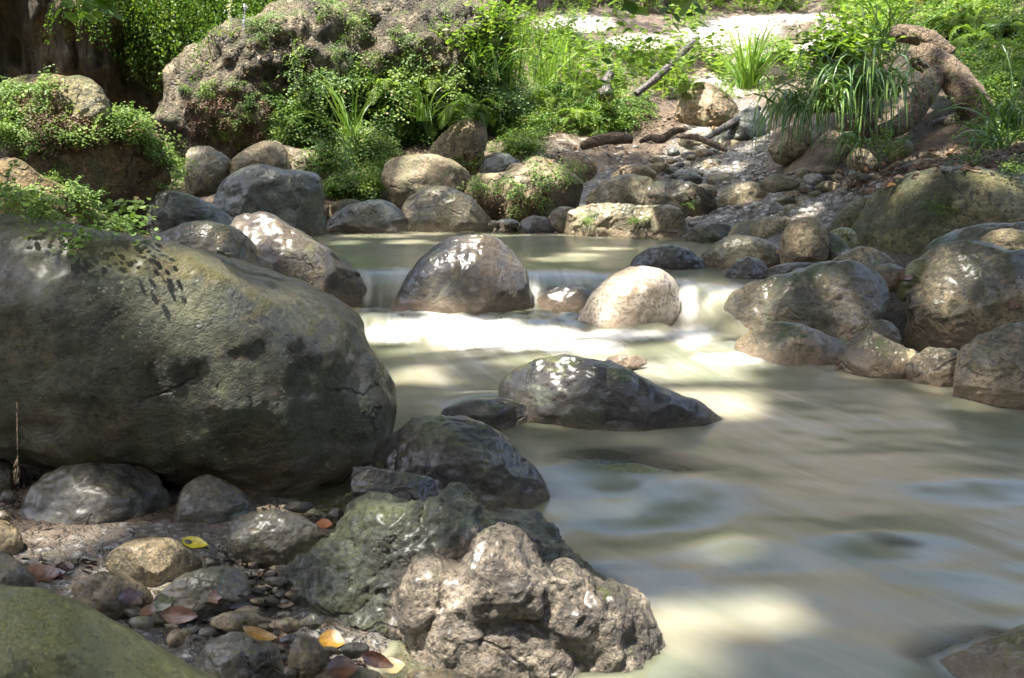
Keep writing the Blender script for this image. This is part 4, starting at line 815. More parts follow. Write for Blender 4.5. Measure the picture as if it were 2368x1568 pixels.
def leafy(g, ns=7, L=0.6, leaf=.05, droop=.15, lean=(0, 0, 0), per=9, spread=.35):
    a = Acc()
    for _ in range(ns):
        d = unit(np.array([g.normal(0, spread), g.normal(0, spread), 1.0]) + np.array(lean)); l = L*g.uniform(.6, 1.15)
        P = arch([g.normal(0, .05), g.normal(0, .05), 0], d, l, droop, 10)
        s_ = unit(np.cross(d, unit(g.normal(0, 1, 3)))); V, F = ribbon(P, np.linspace(.004, .0015, 10), s_); a.add(V, F, 1.0)
        k = np.linspace(1.5, 9, per); Q = np.stack([np.interp(k, np.arange(10), P[:, i]) for i in range(3)], 1)
        an = np.arange(per)*2.4 + g.uniform(0, 6); out = np.stack([np.cos(an), np.sin(an), g.uniform(-.2, .5, per)], 1)
        V, F = plates(Q, out, unit(np.array([0, 0, 1.0]) + g.normal(0, .45, (per, 3))), leaf*g.uniform(.6, 1.3, per), OVATE); a.add(V, F, np.repeat(g.uniform(0, .85, per), 6))
    return a.get()
def strands(g, n=8, L=.8, leaf=.022, out=(0, -1, 0)):
    a = Acc()
    for _ in range(n):
        l = L*g.uniform(.4, 1.2); m = int(l/leaf*1.5)
        P = np.array([g.normal(0, .12), g.normal(0, .06), 0]) + np.array(out)*g.uniform(.02, .2)
        t = np.linspace(0, 1, m)[:, None]; Q = P + t*np.array([g.normal(0, .1), g.normal(0, .05), -1])*l + np.array(out)*0.25*l*np.sin(t*1.8) + g.normal(0, leaf*1.3, (m, 3))
        V, F = plates(Q, unit(np.array([0, 0, -1.0]) + g.normal(0, .6, (m, 3))), unit(np.array(out) + g.normal(0, .5, (m, 3))), leaf*g.uniform(.6, 1.3, m)); a.add(V, F, np.repeat(np.clip(g.uniform(0, .6) + g.normal(0, .15, m), 0, 1), 6))
    return a.get()
M['fern'] = leaf_mat('maidenhair leaflets', (0.060, 0.125, 0.022), (0.20, 0.29, 0.045), (0.30, 0.22, 0.09), 0.40)
M['fern_pale'] = leaf_mat('pale maidenhair leaflets', (0.11, 0.19, 0.035), (0.24, 0.34, 0.075), (0.33, 0.20, 0.10), 0.40)
M['curtain'] = leaf_mat('hanging leaflets', (0.055, 0.12, 0.018), (0.18, 0.27, 0.035), (0.20, 0.14, 0.06), 0.45)
M['sedge'] = leaf_mat('sedge blades', (0.06, 0.135, 0.03), (0.17, 0.28, 0.06), (0.26, 0.22, 0.12), 0.25, 0.3, 0.6)
M['grass'] = leaf_mat('bright grass blades', (0.10, 0.20, 0.03), (0.22, 0.34, 0.06), (0.36, 0.33, 0.15), 0.4, 0.35)
M['litter_'] = leaf_mat('dead fronds', (0.08, 0.04, 0.022), (0.22, 0.13, 0.08), (0.34, 0.26, 0.2), .2, .6)
M['broad'] = leaf_mat('broad leaves', (0.075, 0.15, 0.022), (0.22, 0.33, 0.055), (0.25, 0.30, 0.08), 0.45)
def tube(pts, rad, sides=10, noise=0.0, seed=0, caps=True):
    P = np.array(pts, float); n = len(P); rad = np.broadcast_to(np.array(rad, float), (n,))
    T = np.gradient(P, axis=0); T /= np.linalg.norm(T, axis=1)[:, None]
    a = np.cross(T, [0.13, 0.21, 0.97]); a /= np.linalg.norm(a, axis=1)[:, None]; b = np.cross(T, a)
    th = np.linspace(0, 2*math.pi, sides, endpoint=False)
    V = (P[:, None, :] + rad[:, None, None]*(np.cos(th)[None, :, None]*a[:, None, :] + np.sin(th)[None, :, None]*b[:, None, :])).reshape(-1, 3)
    i = np.arange(n - 1)[:, None]*sides + np.arange(sides); j = np.arange(n - 1)[:, None]*sides + (np.arange(sides) + 1) % sides
    F = np.stack([i, j, j + sides, i + sides], -1).reshape(-1, 4)
    if caps:
        V = np.concatenate([V, P[:1], P[-1:]]); m = n*sides; k = np.arange(sides); k2 = (k + 1) % sides
        tri = np.concatenate([np.stack([np.full(sides, m), k2, k], 1), np.stack([np.full(sides, m + 1), (n - 1)*sides + k, (n - 1)*sides + k2], 1)])
        return V, [F, tri]
    return V, [F]
def curve_pts(ctrl, n):
    C = np.array(ctrl, float); C = np.concatenate([[2*C[0] - C[1]], C, [2*C[-1] - C[-2]]]); out = []
    k = len(C) - 3
    for u in np.linspace(0, k, n):
        i = min(int(u), k - 1); t = u - i; a, b, c, d = C[i:i+4]
        out.append(0.5*((2*b) + (-a + c)*t + (2*a - 5*b + 4*c - d)*t*t + (-a + 3*b - 3*c + d)*t**3))
    return np.array(out)
def ground_at(x, y): return float(ground_z(np.array([float(x)]), np.array([float(y)]))[0])
bark = NT('tree bark'); vb = obj_coords(bark, (1, 1, 0.3)); nb = bark.noise(vb, 14, 7, 0.7)
p = bark.n('ShaderNodeBsdfPrincipled'); bark.l(bark.mix(bark.ramp(nb, .35, .65), (0.05, 0.042, 0.03), (0.17, 0.145, 0.11)), p.inputs['Base Color']); p.inputs['Roughness'].default_value = 0.8
bark.l(bark.bump(nb, 0.02), p.inputs['Normal']); bark.l(p.outputs[0], bark.out.inputs[0])
def basis(n):                              # rotation taking z half way towards the surface normal
    n = unit(np.array(n)*.5 + np.array([0, 0, .7])); x = unit(np.cross([0.2, 1, 0.1], n)); y = np.cross(n, x); return np.stack([x, y, n], 1)
def inside(poly, n, g):
    P = np.array(poly, float); out = []
    lo, hi = P.min(0), P.max(0)
    while len(out) < n:
        x, y = g.uniform(lo, hi); c = False; j = len(P) - 1
        for i in range(len(P)):
            if (P[i, 1] > y) != (P[j, 1] > y) and x < (P[j, 0] - P[i, 0])*(y - P[i, 1])/(P[j, 1] - P[i, 1]) + P[i, 0]: c = not c
            j = i
        if c: out.append((x, y))
    return out
def mass(name, label, cat, mat, polys, make, seed, variants=6, tilt=True, lift=-0.01, maxd=40):
    """uncountable growth: many tufts in one mesh"""
    g = np.random.default_rng(seed); var = [make(g) for _ in range(variants)]; a = Acc()
    for poly, n, sc in polys:
        for x, y in inside(poly, n, g):
            p_, nr = hit(x, y, lift)
            if p_[1] > maxd: continue
            V, F, v = var[g.integers(variants)]; th = g.uniform(0, 6.28); s = sc*g.uniform(.65, 1.25)
            R = np.array([[math.cos(th), -math.sin(th), 0], [math.sin(th), math.cos(th), 0], [0, 0, 1]])
            if tilt: R = basis(nr) @ R
            a.add(V @ R.T*s + p_, F, np.clip(v + g.normal(0, .08), 0, 1))
    V, F, v = a.get(); c = V.mean(0)
    return link(name, mesh_np(name, V - c, F, {'v': v}, smooth=False), M[mat], c, label=label, cat=cat, kind='stuff')
def plant(name, label, cat, mat, px, py, made, scale=1.0, rot=0.0, group=None, tilt=True, d=None, lift=-0.01):
    p_, nr = hit(px, py, lift)
    if d is not None: p_ = at(px, py, d)
    V, F, v = made; R = np.array([[math.cos(rot), -math.sin(rot), 0], [math.sin(rot), math.cos(rot), 0], [0, 0, 1]])
    if tilt: R = basis(nr) @ R
    return link(name, mesh_np(name, V @ R.T*scale, F, {'v': v}, smooth=False), M[mat], p_, label=label, cat=cat, group=group)
G = np.random.default_rng(11)
# --- uncountable growth
mass('ferns', 'dense bright green maidenhair covering the bank behind the upper pool', 'ferns', 'fern',
     [([(700, 200), (900, 185), (1120, 195), (1240, 250), (1250, 340), (1180, 300), (1060, 270), (980, 300), (960, 350), (900, 360), (760, 330), (650, 310)], 120, 1.15), ([(740, 370), (880, 330), (900, 400), (880, 450), (750, 470)], 42, .95),
      ([(1180, 200), (1500, 190), (1500, 300), (1380, 320), (1180, 300)], 60, 1.0), ([(1130, 280), (1240, 290), (1250, 360), (1200, 380)], 22, .9), ([(640, 290), (760, 300), (740, 340), (660, 330)], 14, .8)],
     lambda g: maidenhair(g, 11, .34, .019, .45), 101)
mass('ferns', 'dark green maidenhair clothing the upper right slope', 'ferns', 'fern',
     [([(1950, -20), (2367, -20), (2367, 200), (2270, 230), (2190, 120), (2050, 80)], 100, 1.1), ([(2290, 180), (2367, 180), (2367, 380), (2300, 360)], 22, .8), ([(2200, 210), (2240, 215), (2230, 280), (2200, 270)], 5, .6)],
     lambda g: maidenhair(g, 11, .34, .018, .5), 102)
mass('hanging_ferns', 'curtain of bright green maidenhair hanging from the cliff', 'hanging ferns', 'curtain',
     [([(300, -60), (660, -60), (650, 5), (540, 40), (500, 70), (440, 60), (400, 110), (370, 40), (320, -10)], 170, 1.0), ([(340, -40), (450, -30), (430, 80), (390, 120), (370, 40)], 60, 1.0), ([(130, -60), (300, -60), (290, -10), (200, -20)], 26, .7)],
     lambda g: strands(g, 9, .85, .024, (0.45, -.9, 0)), 103, tilt=False)
mass('ivy', 'small dark creeping leaves under the conglomerate outcrop', 'creeper', 'fern',
     [([(420, 200), (500, 190), (640, 200), (670, 300), (560, 330), (450, 300)], 34, .55), ([(560, 380), (740, 330), (700, 330)], 6, .6)],
     lambda g: maidenhair(g, 8, .25, .017, .8), 104)
mass('undergrowth', 'tangled leafy undergrowth below the bright gravel', 'undergrowth', 'broad',
     [([(1060, 130), (1140, 60), (1300, 100), (1480, 150), (1600, 140), (1600, 250), (1480, 240), (1300, 230), (1150, 220), (1060, 190)], 90, 1.0), ([(1100, -20), (1620, -20), (1620, 80), (1500, 60), (1300, 25), (1120, 10)], 60, 1.2), ([(1130, 50), (1280, 80), (1480, 130), (1600, 130), (1600, 160), (1300, 130), (1120, 90)], 70, .8), ([(1180, 20), (1300, 30), (1460, 75), (1450, 95), (1280, 60), (1180, 45)], 16, .6)],
     lambda g: leafy(g, 6, .5, .065, .2), 105, tilt=False)
mass('ferns', 'scattered small ferns growing over the conglomerate outcrop', 'ferns', 'fern', [([(520, 100), (760, 50), (1100, 20), (1120, 120), (900, 180), (640, 170), (500, 170)], 22, .55), ([(560, 50), (760, 15), (780, 40), (600, 75)], 8, .6)], lambda g: maidenhair(g, 8, .3, .02, .6), 113)
mass('undergrowth', 'sunlit leafy undergrowth around the bleached white boulder', 'undergrowth', 'broad',
     [([(1620, 130), (1960, 110), (2060, 130), (2000, 190), (1800, 190), (1650, 200)], 70, .9), ([(1940, 20), (2100, 20), (2050, 120), (1980, 110)], 36, 1.1), ([(1600, -30), (2367, -30), (2200, 10), (1960, 35), (1600, 30)], 60, 1.5)],
     lambda g: leafy(g, 6, .45, .075, .2), 106, tilt=False)
mass('grass', 'thin grass mixed through the leafy undergrowth', 'grass', 'grass',
     [([(1100, 120), (1350, 120), (1450, 200), (1200, 230), (1080, 190)], 34, 1.0), ([(1650, 200), (1800, 190), (1780, 230), (1680, 230)], 14, .7), ([(960, 210), (1030, 220), (1000, 280), (930, 270)], 5, 1.0)],
     lambda g: sedge(g, 14, .5, .006, .35, .4), 107, tilt=False)
mass('leaf_litter', 'brown dead leaves strewn over the right slope', 'leaf litter', 'litter' if 'litter' in M else 'fern',
     [([(1900, 330), (2367, 300), (2367, 400), (2100, 400), (2000, 440), (1900, 440)], 1, 1)], lambda g: sedge(g, 1, .01, .001), 108) if False else None
def cover(name, label, mat, boxes, make, seed):
    g = np.random.default_rng(seed); var = [make(g) for _ in range(5)]; a = Acc()
    for x0, x1, y0, y1, n, sc in boxes:
        for _ in range(n):
            x, y = g.uniform(x0, x1), g.uniform(y0, y1); h = BV.ray_cast(Vector((x, y, 14)), Vector((0, 0, -1)), 30)
            if h[0] is None or h[1][2] < .2: continue
            V, F, v = var[g.integers(5)]; th = g.uniform(0, 6.28); R = np.array([[math.cos(th), -math.sin(th), 0], [math.sin(th), math.cos(th), 0], [0, 0, 1]])
            a.add(V @ R.T*sc*g.uniform(.7, 1.3) + np.array(h[0]), F, np.clip(v + g.normal(0, .08), 0, 1))
    V, F, v = a.get(); c = V.mean(0); return link(name, mesh_np(name, V - c, F, {'v': v}, smooth=False), M[mat], c, label=label, cat=name.replace('_', ' '), kind='stuff')
cover('undergrowth', 'low ferns spreading over the slopes outside the clearing', 'fern', [(-9, -3.9, 3.5, 11.5, 190, 1.2), (5.2, 10, 4, 12, 130, 1.2), (-9, 9, -8, -3.5, 120, 1.3)], lambda g: maidenhair(g, 8, .34, .024, .5), 120)
# --- maidenhair on the left block and elsewhere, each clump a plant
fern_l = [(120, 215, 1.0, 'pale maidenhair on the crest of the overgrown block beside the smooth grey boulder'),
          (40, 225, .9, 'yellow green leaves sticking up at the left edge above the overgrown block'),
          (30, 290, 1.0, 'pale maidenhair hanging at the left edge of the overgrown block'),
          (90, 300, .9, 'maidenhair growing below and left of the smooth grey boulder'),
          (160, 320, 1.0, 'sunlit maidenhair trailing under the smooth grey boulder'),
          (215, 320, .8, 'small maidenhair right below the smooth grey boulder'),
          (290, 290, 1.1, 'bright maidenhair on the right shoulder of the overgrown block, nearest the smooth grey boulder'),
          (345, 300, 1.2, 'feathery bright maidenhair rising from the right shoulder of the overgrown block'),
          (390, 340, 1.2, 'bright yellow green maidenhair overhanging the right end of the overgrown block'),
          (385, 385, 1.1, 'maidenhair cascading down the right end of the overgrown block'),
          (372, 430, .9, 'lowest maidenhair hanging towards the wet greenish slab'),
          (130, 405, .7, 'maidenhair on the bleached rim of the mossy sloping rock'),
          (200, 470, .8, 'maidenhair along the lower edge of the mossy sloping rock'),
          (285, 515, .9, 'green broad maidenhair where the mossy sloping rock meets the huge boulder'),
          (60, 470, .8, 'pale maidenhair in the middle of the mossy sloping rock'),
          (20, 500, .8, 'pale maidenhair at the left edge just above the huge mossy boulder'),
          (240, 545, .8, 'dark green fern tuft peeping over the crest of the huge mossy boulder'),
          (320, 530, .8, 'dark green fern tuft left of the wet greenish slab'),
          (100, 350, .5, 'small curled fern sprig on the bare brown face of the overgrown block')]
for i, (x, y, s, lab) in enumerate(fern_l):
    plant('maidenhair_fern', lab, 'fern', 'fern_pale', x, y, maidenhair(G, 9, .23, .0165, .55, spread=.8), s, G.uniform(0, 6), 'maidenhair ferns on the left bank rocks')
for x, y, s, mt, lab in [(1120, 440, .9, 'fern_pale', 'fern tuft on the left flank of the sunlit pale hump'), (1170, 455, .8, 'fern', 'dark fern tuft in the middle of the sunlit pale hump'), (1225, 440, 1.0, 'fern_pale', 'thick pale fern tuft on the front of the sunlit pale hump'),
                     (1280, 430, 1.1, 'fern_pale', 'bright fern tuft on the right flank of the sunlit pale hump'), (1320, 415, .8, 'fern_pale', 'fern tuft beside the round brown stone'), (1200, 475, .8, 'fern', 'low fern tuft at the foot of the sunlit pale hump'), (1260, 470, .8, 'fern_pale', 'small pale fern tuft just above the shore stones'),
                     (1095, 385, .9, 'fern_pale', 'pale fern between the tall tan boulder and the sunlit hump'), (1060, 375, .6, 'fern', 'small green fern in front of the tall tan boulder'), (1205, 350, .7, 'fern_pale', 'yellow green sprig above the round grey stone'), (1130, 350, .6, 'fern', 'green fern tuft touching the right side of the tall tan boulder'),
                     (2180, 490, .45, 'fern', 'little green plant growing on the face of the very large domed boulder'), (2050, 350, .8, 'fern', 'fern growing under the fallen logs'), (1945, 370, .8, 'fern', 'fern at the foot of the drooping sedge'), (2260, 375, .8, 'fern', 'yellow green creeping fern above the very large domed boulder'), (2330, 410, .7, 'fern', 'small fern behind the very large domed boulder at the right edge'),
                     (1590, 475, .3, 'fern', 'tiny fern on the dark mossy rock'), (1480, 515, .5, 'fern', 'moss fern tuft on the face of the flat topped block'), (1370, 510, .5, 'fern', 'green tuft on the left face of the flat topped block'),
                     (690, 135, .9, 'fern', 'small plant on the sunlit slope of the conglomerate outcrop'), (930, 100, .9, 'fern', 'leafy sprig in the middle of the conglomerate outcrop'), (950, 130, .8, 'fern', 'drooping sprig just below the leafy sprig on the outcrop'), (830, 60, .9, 'fern', 'small tuft in the cleft at the top of the outcrop'), (600, 60, .8, 'fern', 'low green plant on the left crest of the outcrop'), (760, 15, 1.0, 'fern', 'airy green plant on the top crest of the outcrop'), (740, 390, .5, 'fern', 'fern tuft at the right corner of the large blue grey boulder')]:
    plant('fern_tuft', lab, 'fern', mt, x, y, maidenhair(G, 9, .28, .018, .5), s, G.uniform(0, 6), 'small fern tufts among the rocks')
# --- sedges and grasses
plant('sedge', 'big dark green drooping sedge spilling over the bank left of the fallen logs', 'sedge', 'sedge', 1985, 225, sedge(G, 230, .95, .0085, 1.0, .5, (-.35, -.55, 0), .17), 1.0, 0, tilt=False, d=8.7)
plant('sedge', 'lower skirt of dark sedge hanging in front of the tan boulder', 'sedge', 'sedge', 1890, 260, sedge(G, 150, .78, .0085, 1.0, .5, (-.5, -.6, 0), .18), 1.0, 0, tilt=False, d=8.6)
plant('sedge', 'small sedge with drooping blades above the wet gravel, below the logs', 'sedge', 'sedge', 1985, 340, sedge(G, 34, .5, .007, .6, .5, (-.4, -.5, 0), .07), 1.0, 0, tilt=False, d=8.0)
plant('sedge', 'upright sedge behind the top of the big drooping one', 'sedge', 'sedge', 2040, 130, sedge(G, 60, .7, .009, .4, .4, (0, 0, .3), .12), 1.0, 0, tilt=False, d=10.5)
plant('grass_tuft', 'bright upright grass tuft in front of the bleached white boulder', 'grass tuft', 'grass', 1730, 205, sedge(G, 85, .85, .011, .22, .33, (0, 0, .2), .07), 1.0, 0, tilt=False, d=12.6)
plant('grass_tuft', 'tall arching grass tuft at the left end of the fern bank', 'grass tuft', 'grass', 810, 315, sedge(G, 20, .8, .009, .35, .4, (-.2, 0, .2), .05), 1.0, 0, tilt=False, d=10.6)
plant('grass_tuft', 'pale arching grass tuft in the middle of the fern bank', 'grass tuft', 'grass', 985, 280, sedge(G, 40, .62, .007, .5, .5, (.1, -.1, 0), .06), 1.0, 0, tilt=False, d=10.6)
plant('grass_tuft', 'grass tuft arching over the dark hollow right of the outcrop', 'grass tuft', 'sedge', 1120, 190, sedge(G, 70, .75, .008, .45, .45, (-.2, -.2, .1), .12), 1.0, 0, tilt=False, d=12.3)
plant('grass_tuft', 'tall thin grass standing before the bright gravel', 'grass tuft', 'grass', 1250, 190, sedge(G, 60, .9, .008, .3, .4, (0, 0, .2), .2), 1.0, 0, tilt=False, d=13.0)
plant('sedge', 'spiky sedge at the right edge below the fluffy grass head', 'sedge', 'sedge', 2335, 300, sedge(G, 46, .62, .007, .45, .6, (-.2, -.3, .1), .06), 1.0, 0, tilt=False, d=7.4)
plant('sedge', 'sedge with long curved blades at the right edge behind the domed boulder', 'sedge', 'sedge', 2300, 345, sedge(G, 22, .55, .008, .55, .6, (-.5, -.3, .1), .05), 1.0, 0, tilt=False, d=7.0)
plant('grass_tuft', 'fluffy pale grass head at the right edge beside the logs', 'grass tuft', 'grass', 2330, 165, sedge(G, 120, .30, .0025, .5, 1.2, (0, 0, -.2), .02), 1.0, 0, tilt=False, d=8.4)
plant('grass_tuft', 'little grass tuft beside the flower spikes on the outcrop', 'grass tuft', 'grass', 515, 85, sedge(G, 18, .30, .007, .4, .6), 1.0, 0, tilt=False)
# long single blades bending over the blue grey boulder
plant('grass_tuft', 'two long thin blades bending over the top of the large blue grey boulder', 'grass tuft', 'grass', 800, 335, sedge(G, 4, .9, .006, .9, .3, (-1.0, -.3, .3), .03), 1.0, 0, tilt=False, d=9.6)
def pinnate(g, nf=9, L=.42, droop=.7):
    a = Acc()
    for _ in range(nf):
        d = unit(np.array([g.normal(0, .6), g.normal(0, .6), 1.0])); l = L*g.uniform(.6, 1.1); P = arch([g.normal(0, .03), g.normal(0, .03), 0], d, l, droop, 12)
        V, F = ribbon(P, np.full(12, .002), unit(np.cross(d, [0.1, 0.2, 1.0]))); a.add(V, F, .1)
        m = 26; k = np.linspace(1.5, 11, m); Q = np.stack([np.interp(k, np.arange(12), P[:, i]) for i in range(3)], 1); T = unit(np.stack([np.gradient(Q[:, i]) for i in range(3)], 1))
        side = unit(np.cross(P[-1] - P[0], [0.02, 0.03, 1.0])); w = l*.26*np.sin(np.linspace(.35, 3.0, m))**.8; v0 = g.uniform(.1, .85)
        for sg in (-1, 1):
            V, F = plates(Q, sg*side + T*.45 + g.normal(0, .06, (m, 3)), unit(np.cross(T, side)*np.where(np.cross(T, side)[:, 2:] > 0, 1, -1)), w, np.array([(0, 0, 0), (.3, -.10, .02), (.7, -.08, 0), (1, 0, -.12), (.7, .08, 0), (.3, .10, .02)])); a.add(V, F, np.full(len(V), v0))
    return a.get()
mass('ferns', 'feathery fern fronds standing out of the fern bank', 'ferns', 'fern', [([(700, 220), (900, 200), (1120, 215), (1240, 290), (1060, 290), (980, 310), (760, 330)], 26, 1.0), ([(1180, 220), (1480, 220), (1380, 300), (1180, 290)], 12, 1.0), ([(2000, 20), (2367, 0), (2340, 180), (2180, 80)], 24, 1.1), ([(1500, 170), (1620, 200), (1560, 230)], 5, .8)], lambda g: pinnate(g), 110, tilt=False, lift=.06)
mass('creeper', 'yellow green maidenhair covering the top and right end of the massive brown block', 'creeper', 'fern_pale', [([(-20, 215), (120, 190), (130, 240), (90, 290), (-20, 320)], 18, .7), ([(270, 285), (330, 290), (420, 350), (440, 420), (400, 440), (370, 380), (300, 330)], 26, .8), ([(-20, 300), (240, 310), (200, 335), (-20, 350)], 16, .7), ([(120, 420), (300, 520), (320, 545), (250, 545), (120, 460)], 10, .6), ([(-20, 440), (120, 460), (100, 520), (-20, 515)], 8, .45)], lambda g: maidenhair(g, 9, .2, .0155, .6, spread=.8), 111, lift=.0)
mass('dry_stems', 'reddish brown dead fronds hanging under the green maidenhair', 'dead fronds', 'litter_', [([(60, 250), (240, 310), (330, 330), (400, 420), (380, 450), (300, 350), (100, 330)], 22, .8), ([(430, 230), (660, 240), (640, 320), (450, 310)], 22, .9), ([(1090, 440), (1320, 440), (1250, 480), (1120, 480)], 14, .8)], lambda g: maidenhair(g, 7, .2, .013, .9, spread=.7, dens=.6), 112, lift=.0)
def spike(g, col):
    a = Acc(); P = arch([0, 0, 0], unit(np.array([.1, 0, 1.0])), .42, .05, 8); V, F = ribbon(P, np.full(8, .004), np.array([1.0, 0, 0])); a.add(V, F, .1)
    m = 70; t = g.uniform(.25, 1, m); Q = np.stack([np.interp(t*7, np.arange(8), P[:, i]) for i in range(3)], 1) + g.normal(0, .016, (m, 3))
    V, F = plates(Q, g.normal(0, 1, (m, 3)), g.normal(0, 1, (m, 3)), .022*g.uniform(.6, 1.2, m)); a.add(V, F, np.repeat(g.uniform(.3, 1, m), 6)); return a.get()
M['white_fl'] = leaf_mat('whitish flowers', (0.45, 0.47, 0.36), (0.70, 0.70, 0.60), None, .3)
M['blue_fl'] = leaf_mat('lilac flowers', (0.30, 0.28, 0.45), (0.50, 0.48, 0.62), None, .3)
plant('flower_spike', 'whitish flower spike on the left crest of the outcrop', 'flower', 'white_fl', 527, 92, spike(G, 0), 1.0, 0, tilt=False, lift=0)
plant('flower_spike', 'lilac flower spike just right of the whitish one on the outcrop', 'flower', 'blue_fl', 562, 82, spike(G, 0), .8, 0, tilt=False, lift=0)
# --- leafy shrubs
for x, y, d, L, lf, lab in [(1400, 250, 10.2, 1.15, .105, 'tall leafy shrub with large bright leaves in front of the bright gravel'), (1340, 240, 11.5, .95, .085, 'leafy shrub left of the tall one with large bright leaves'), (1560, 180, 12.0, .9, .085, 'pale leaved shrub left of the bleached white boulder'),
                            (1150, 90, 13.5, .7, .08, 'bright leaved shrub at the right end of the outcrop'), (1480, 190, 11.5, 1.0, .085, 'leafy shrub growing by the dark fallen branch'), (1925, 130, 12.0, .7, .085, 'bright leaved shrub just right of the bleached white boulder'), (2060, 60, 12.5, .8, .07, 'bushy shrub above the topmost log')]:
    plant('shrub', lab, 'shrub', 'broad', x, y, leafy(G, 8, L, lf, .12, per=11, spread=.45), 1.0, 0, 'leafy shrubs along the back of the clearing', tilt=False, d=d)
# sprays that hang in from above at the top of the picture
def spray(g, L=1.2, leaf=.1, per=12):
    a = Acc()
    for _ in range(3):
        P = arch([g.normal(0, .04), g.normal(0, .04), 0], unit(np.array([g.normal(0, .35), g.normal(0, .2), -.8])), L*g.uniform(.7, 1.1), .2, 10)
        V, F = ribbon(P, np.linspace(.006, .002, 10), np.array([1.0, 0, 0])); a.add(V, F, 0.0)
        k = np.linspace(2, 9, per); Q = np.stack([np.interp(k, np.arange(10), P[:, i]) for i in range(3)], 1)
        out = np.stack([np.where(np.arange(per) % 2, 1, -1)*g.uniform(.6, 1, per), g.normal(0, .3, per), g.uniform(-.8, 0, per)], 1)
        V, F = plates(Q, out, unit(np.array([0, -.5, 1.0]) + g.normal(0, .3, (per, 3))), leaf*g.uniform(.6, 1.2, per), LEAFLET*np.array([1, .9, 1])); a.add(V, F, np.repeat(g.uniform(0, .85, per), 6))
    return a.get()
for x, y, d, L, lf, lab in [(140, -120, 8.5, .62, .10, 'leafy spray hanging in at the top left before the dark cliff'), (235, -90, 8.8, .45, .13, 'spray with two large rounded leaves hanging before the cliff'), (1400, -160, 8.0, .75, .12, 'spray of large bright leaves hanging in at the top middle'), (1530, -130, 8.5, .65, .11, 'second spray of large bright leaves hanging left of the bleached boulder'), (1800, -150, 9.5, .65, .10, 'spray of leaves hanging over the bleached white boulder')]:
    plant('leafy_spray', lab, 'branch', 'broad', x, y, spray(G, L, lf), 1.0, 0, 'leafy sprays hanging in from the trees', tilt=False, d=d)

# ------------------------------------------------------------------ fallen wood
def log(name, label, cat, pts, rads, mat, seed, sides=40, n=110, amp=.16):
    P = curve_pts([at(*p) for p in pts], n); R = np.interp(np.linspace(0, 1, n), np.linspace(0, 1, len(rads)), rads)
    V, F = tube(P, R, sides); c = V.mean(0); N = unit(V - np.concatenate([np.repeat(P, sides, 0), P[:1], P[-1:]]) + 1e-9)
    ax = unit(P[-1] - P[0]); q = V - np.outer(V @ ax, ax)*.8
    N[-2:] = 0
    V = V + N*(amp*np.mean(rads)*(fbm(q*30*.1/np.mean(rads)*1.2, 4, seed, .6, True) + .9*fbm(V*6, 3, seed + 2) + .5*fbm(V*28, 3, seed + 9, .6, True)))[:, None]
    o = link(name, mesh_np(name, V - c, F), mat, c, label=label, cat=cat); return o
wood = NT('weathered wood'); vb = obj_coords(wood); wood_v2 = obj_coords(wood, (1.6, 1.6, .7)); nb = wood.noise(vb, 9, 7, 0.7, 1.5); n2_ = wood.noise(vb, 45, 6, 0.7)
p = wood.n('ShaderNodeBsdfPrincipled'); c = wood.mix(wood.ramp(nb, .35, .65), (0.085, 0.060, 0.038), (0.27, 0.195, 0.118)); c = wood.mix(wood.ramp(n2_, .36, .5, .7, 0), c, (0.03, 0.022, 0.015))
ve_ = wood.voro(wood_v2, 11, 'DISTANCE_TO_EDGE'); c = wood.mix(wood.ramp(ve_, .0, .04, .45, 0), c, (0.02, 0.014, 0.01)); c = wood.mix(wood.ramp(nb, .64, .72, 0, .8), c, (0.10, 0.12, 0.03)); wood.l(c, p.inputs['Base Color']); p.inputs['Roughness'].default_value = .7
wood.l(wood.bump(wood.math('ADD', wood.math('ADD', n2_, nb), wood.ramp(ve_, 0, .06, 0, .4)), .03), p.inputs['Normal']); wood.l(p.outputs[0], wood.out.inputs[0])
dwood = NT('dark wet wood'); vb = obj_coords(dwood); nb = dwood.noise(vb, 16, 7, 0.7, 1.0)
p = dwood.n('ShaderNodeBsdfPrincipled'); dwood.l(dwood.mix(dwood.ramp(nb, .35, .65), (0.02, 0.017, 0.013), (0.085, 0.07, 0.055)), p.inputs['Base Color']); p.inputs['Roughness'].default_value = .4
dwood.l(dwood.bump(nb, .02), p.inputs['Normal']); dwood.l(p.outputs[0], dwood.out.inputs[0])
log('log', 'topmost weathered log arching down to the right', 'log', [(2066, 78, 9.5), (2095, 78, 9.4), (2150, 93, 9.3), (2200, 125, 9.2)], [.062, .075, .075, .05], wood.m, 1)
log('log', 'thick weathered log with a mossy stub end sloping down to the right', 'log', [(2122, 128, 9.3), (2150, 140, 9.2), (2200, 175, 9.0), (2240, 225, 8.8), (2262, 262, 8.7), (2285, 300, 8.6)], [.10, .115, .12, .125, .12, .10], wood.m, 2)
log('log', 'bent log curving down to the left under the mossy stub', 'log', [(2172, 165, 9.0), (2155, 185, 8.95), (2132, 225, 8.8), (2105, 268, 8.7), (2065, 298, 8.6), (2000, 310, 8.5), (1945, 325, 8.5)], [.07, .095, .095, .09, .07, .05, .03], wood.m, 3)
log('broken_branch', 'short broken branch lying against the foot of the bent log', 'branch', [(1935, 296, 8.3), (1970, 290, 8.3), (2015, 284, 8.4)], [.03, .04, .035], wood.m, 4)
log('log', 'dark log lying in the shade beneath the two crossed logs', 'log', [(2160, 300, 8.9), (2220, 285, 8.8), (2290, 300, 8.7)], [.07, .08, .07], dwood.m, 5)
log('log', 'pale driftwood log half buried left of the side stream', 'log', [(1345, 338, 11.0), (1380, 326, 10.9), (1420, 320, 10.8), (1462, 322, 10.8)], [.04, .055, .06, .045], wood.m, 6)
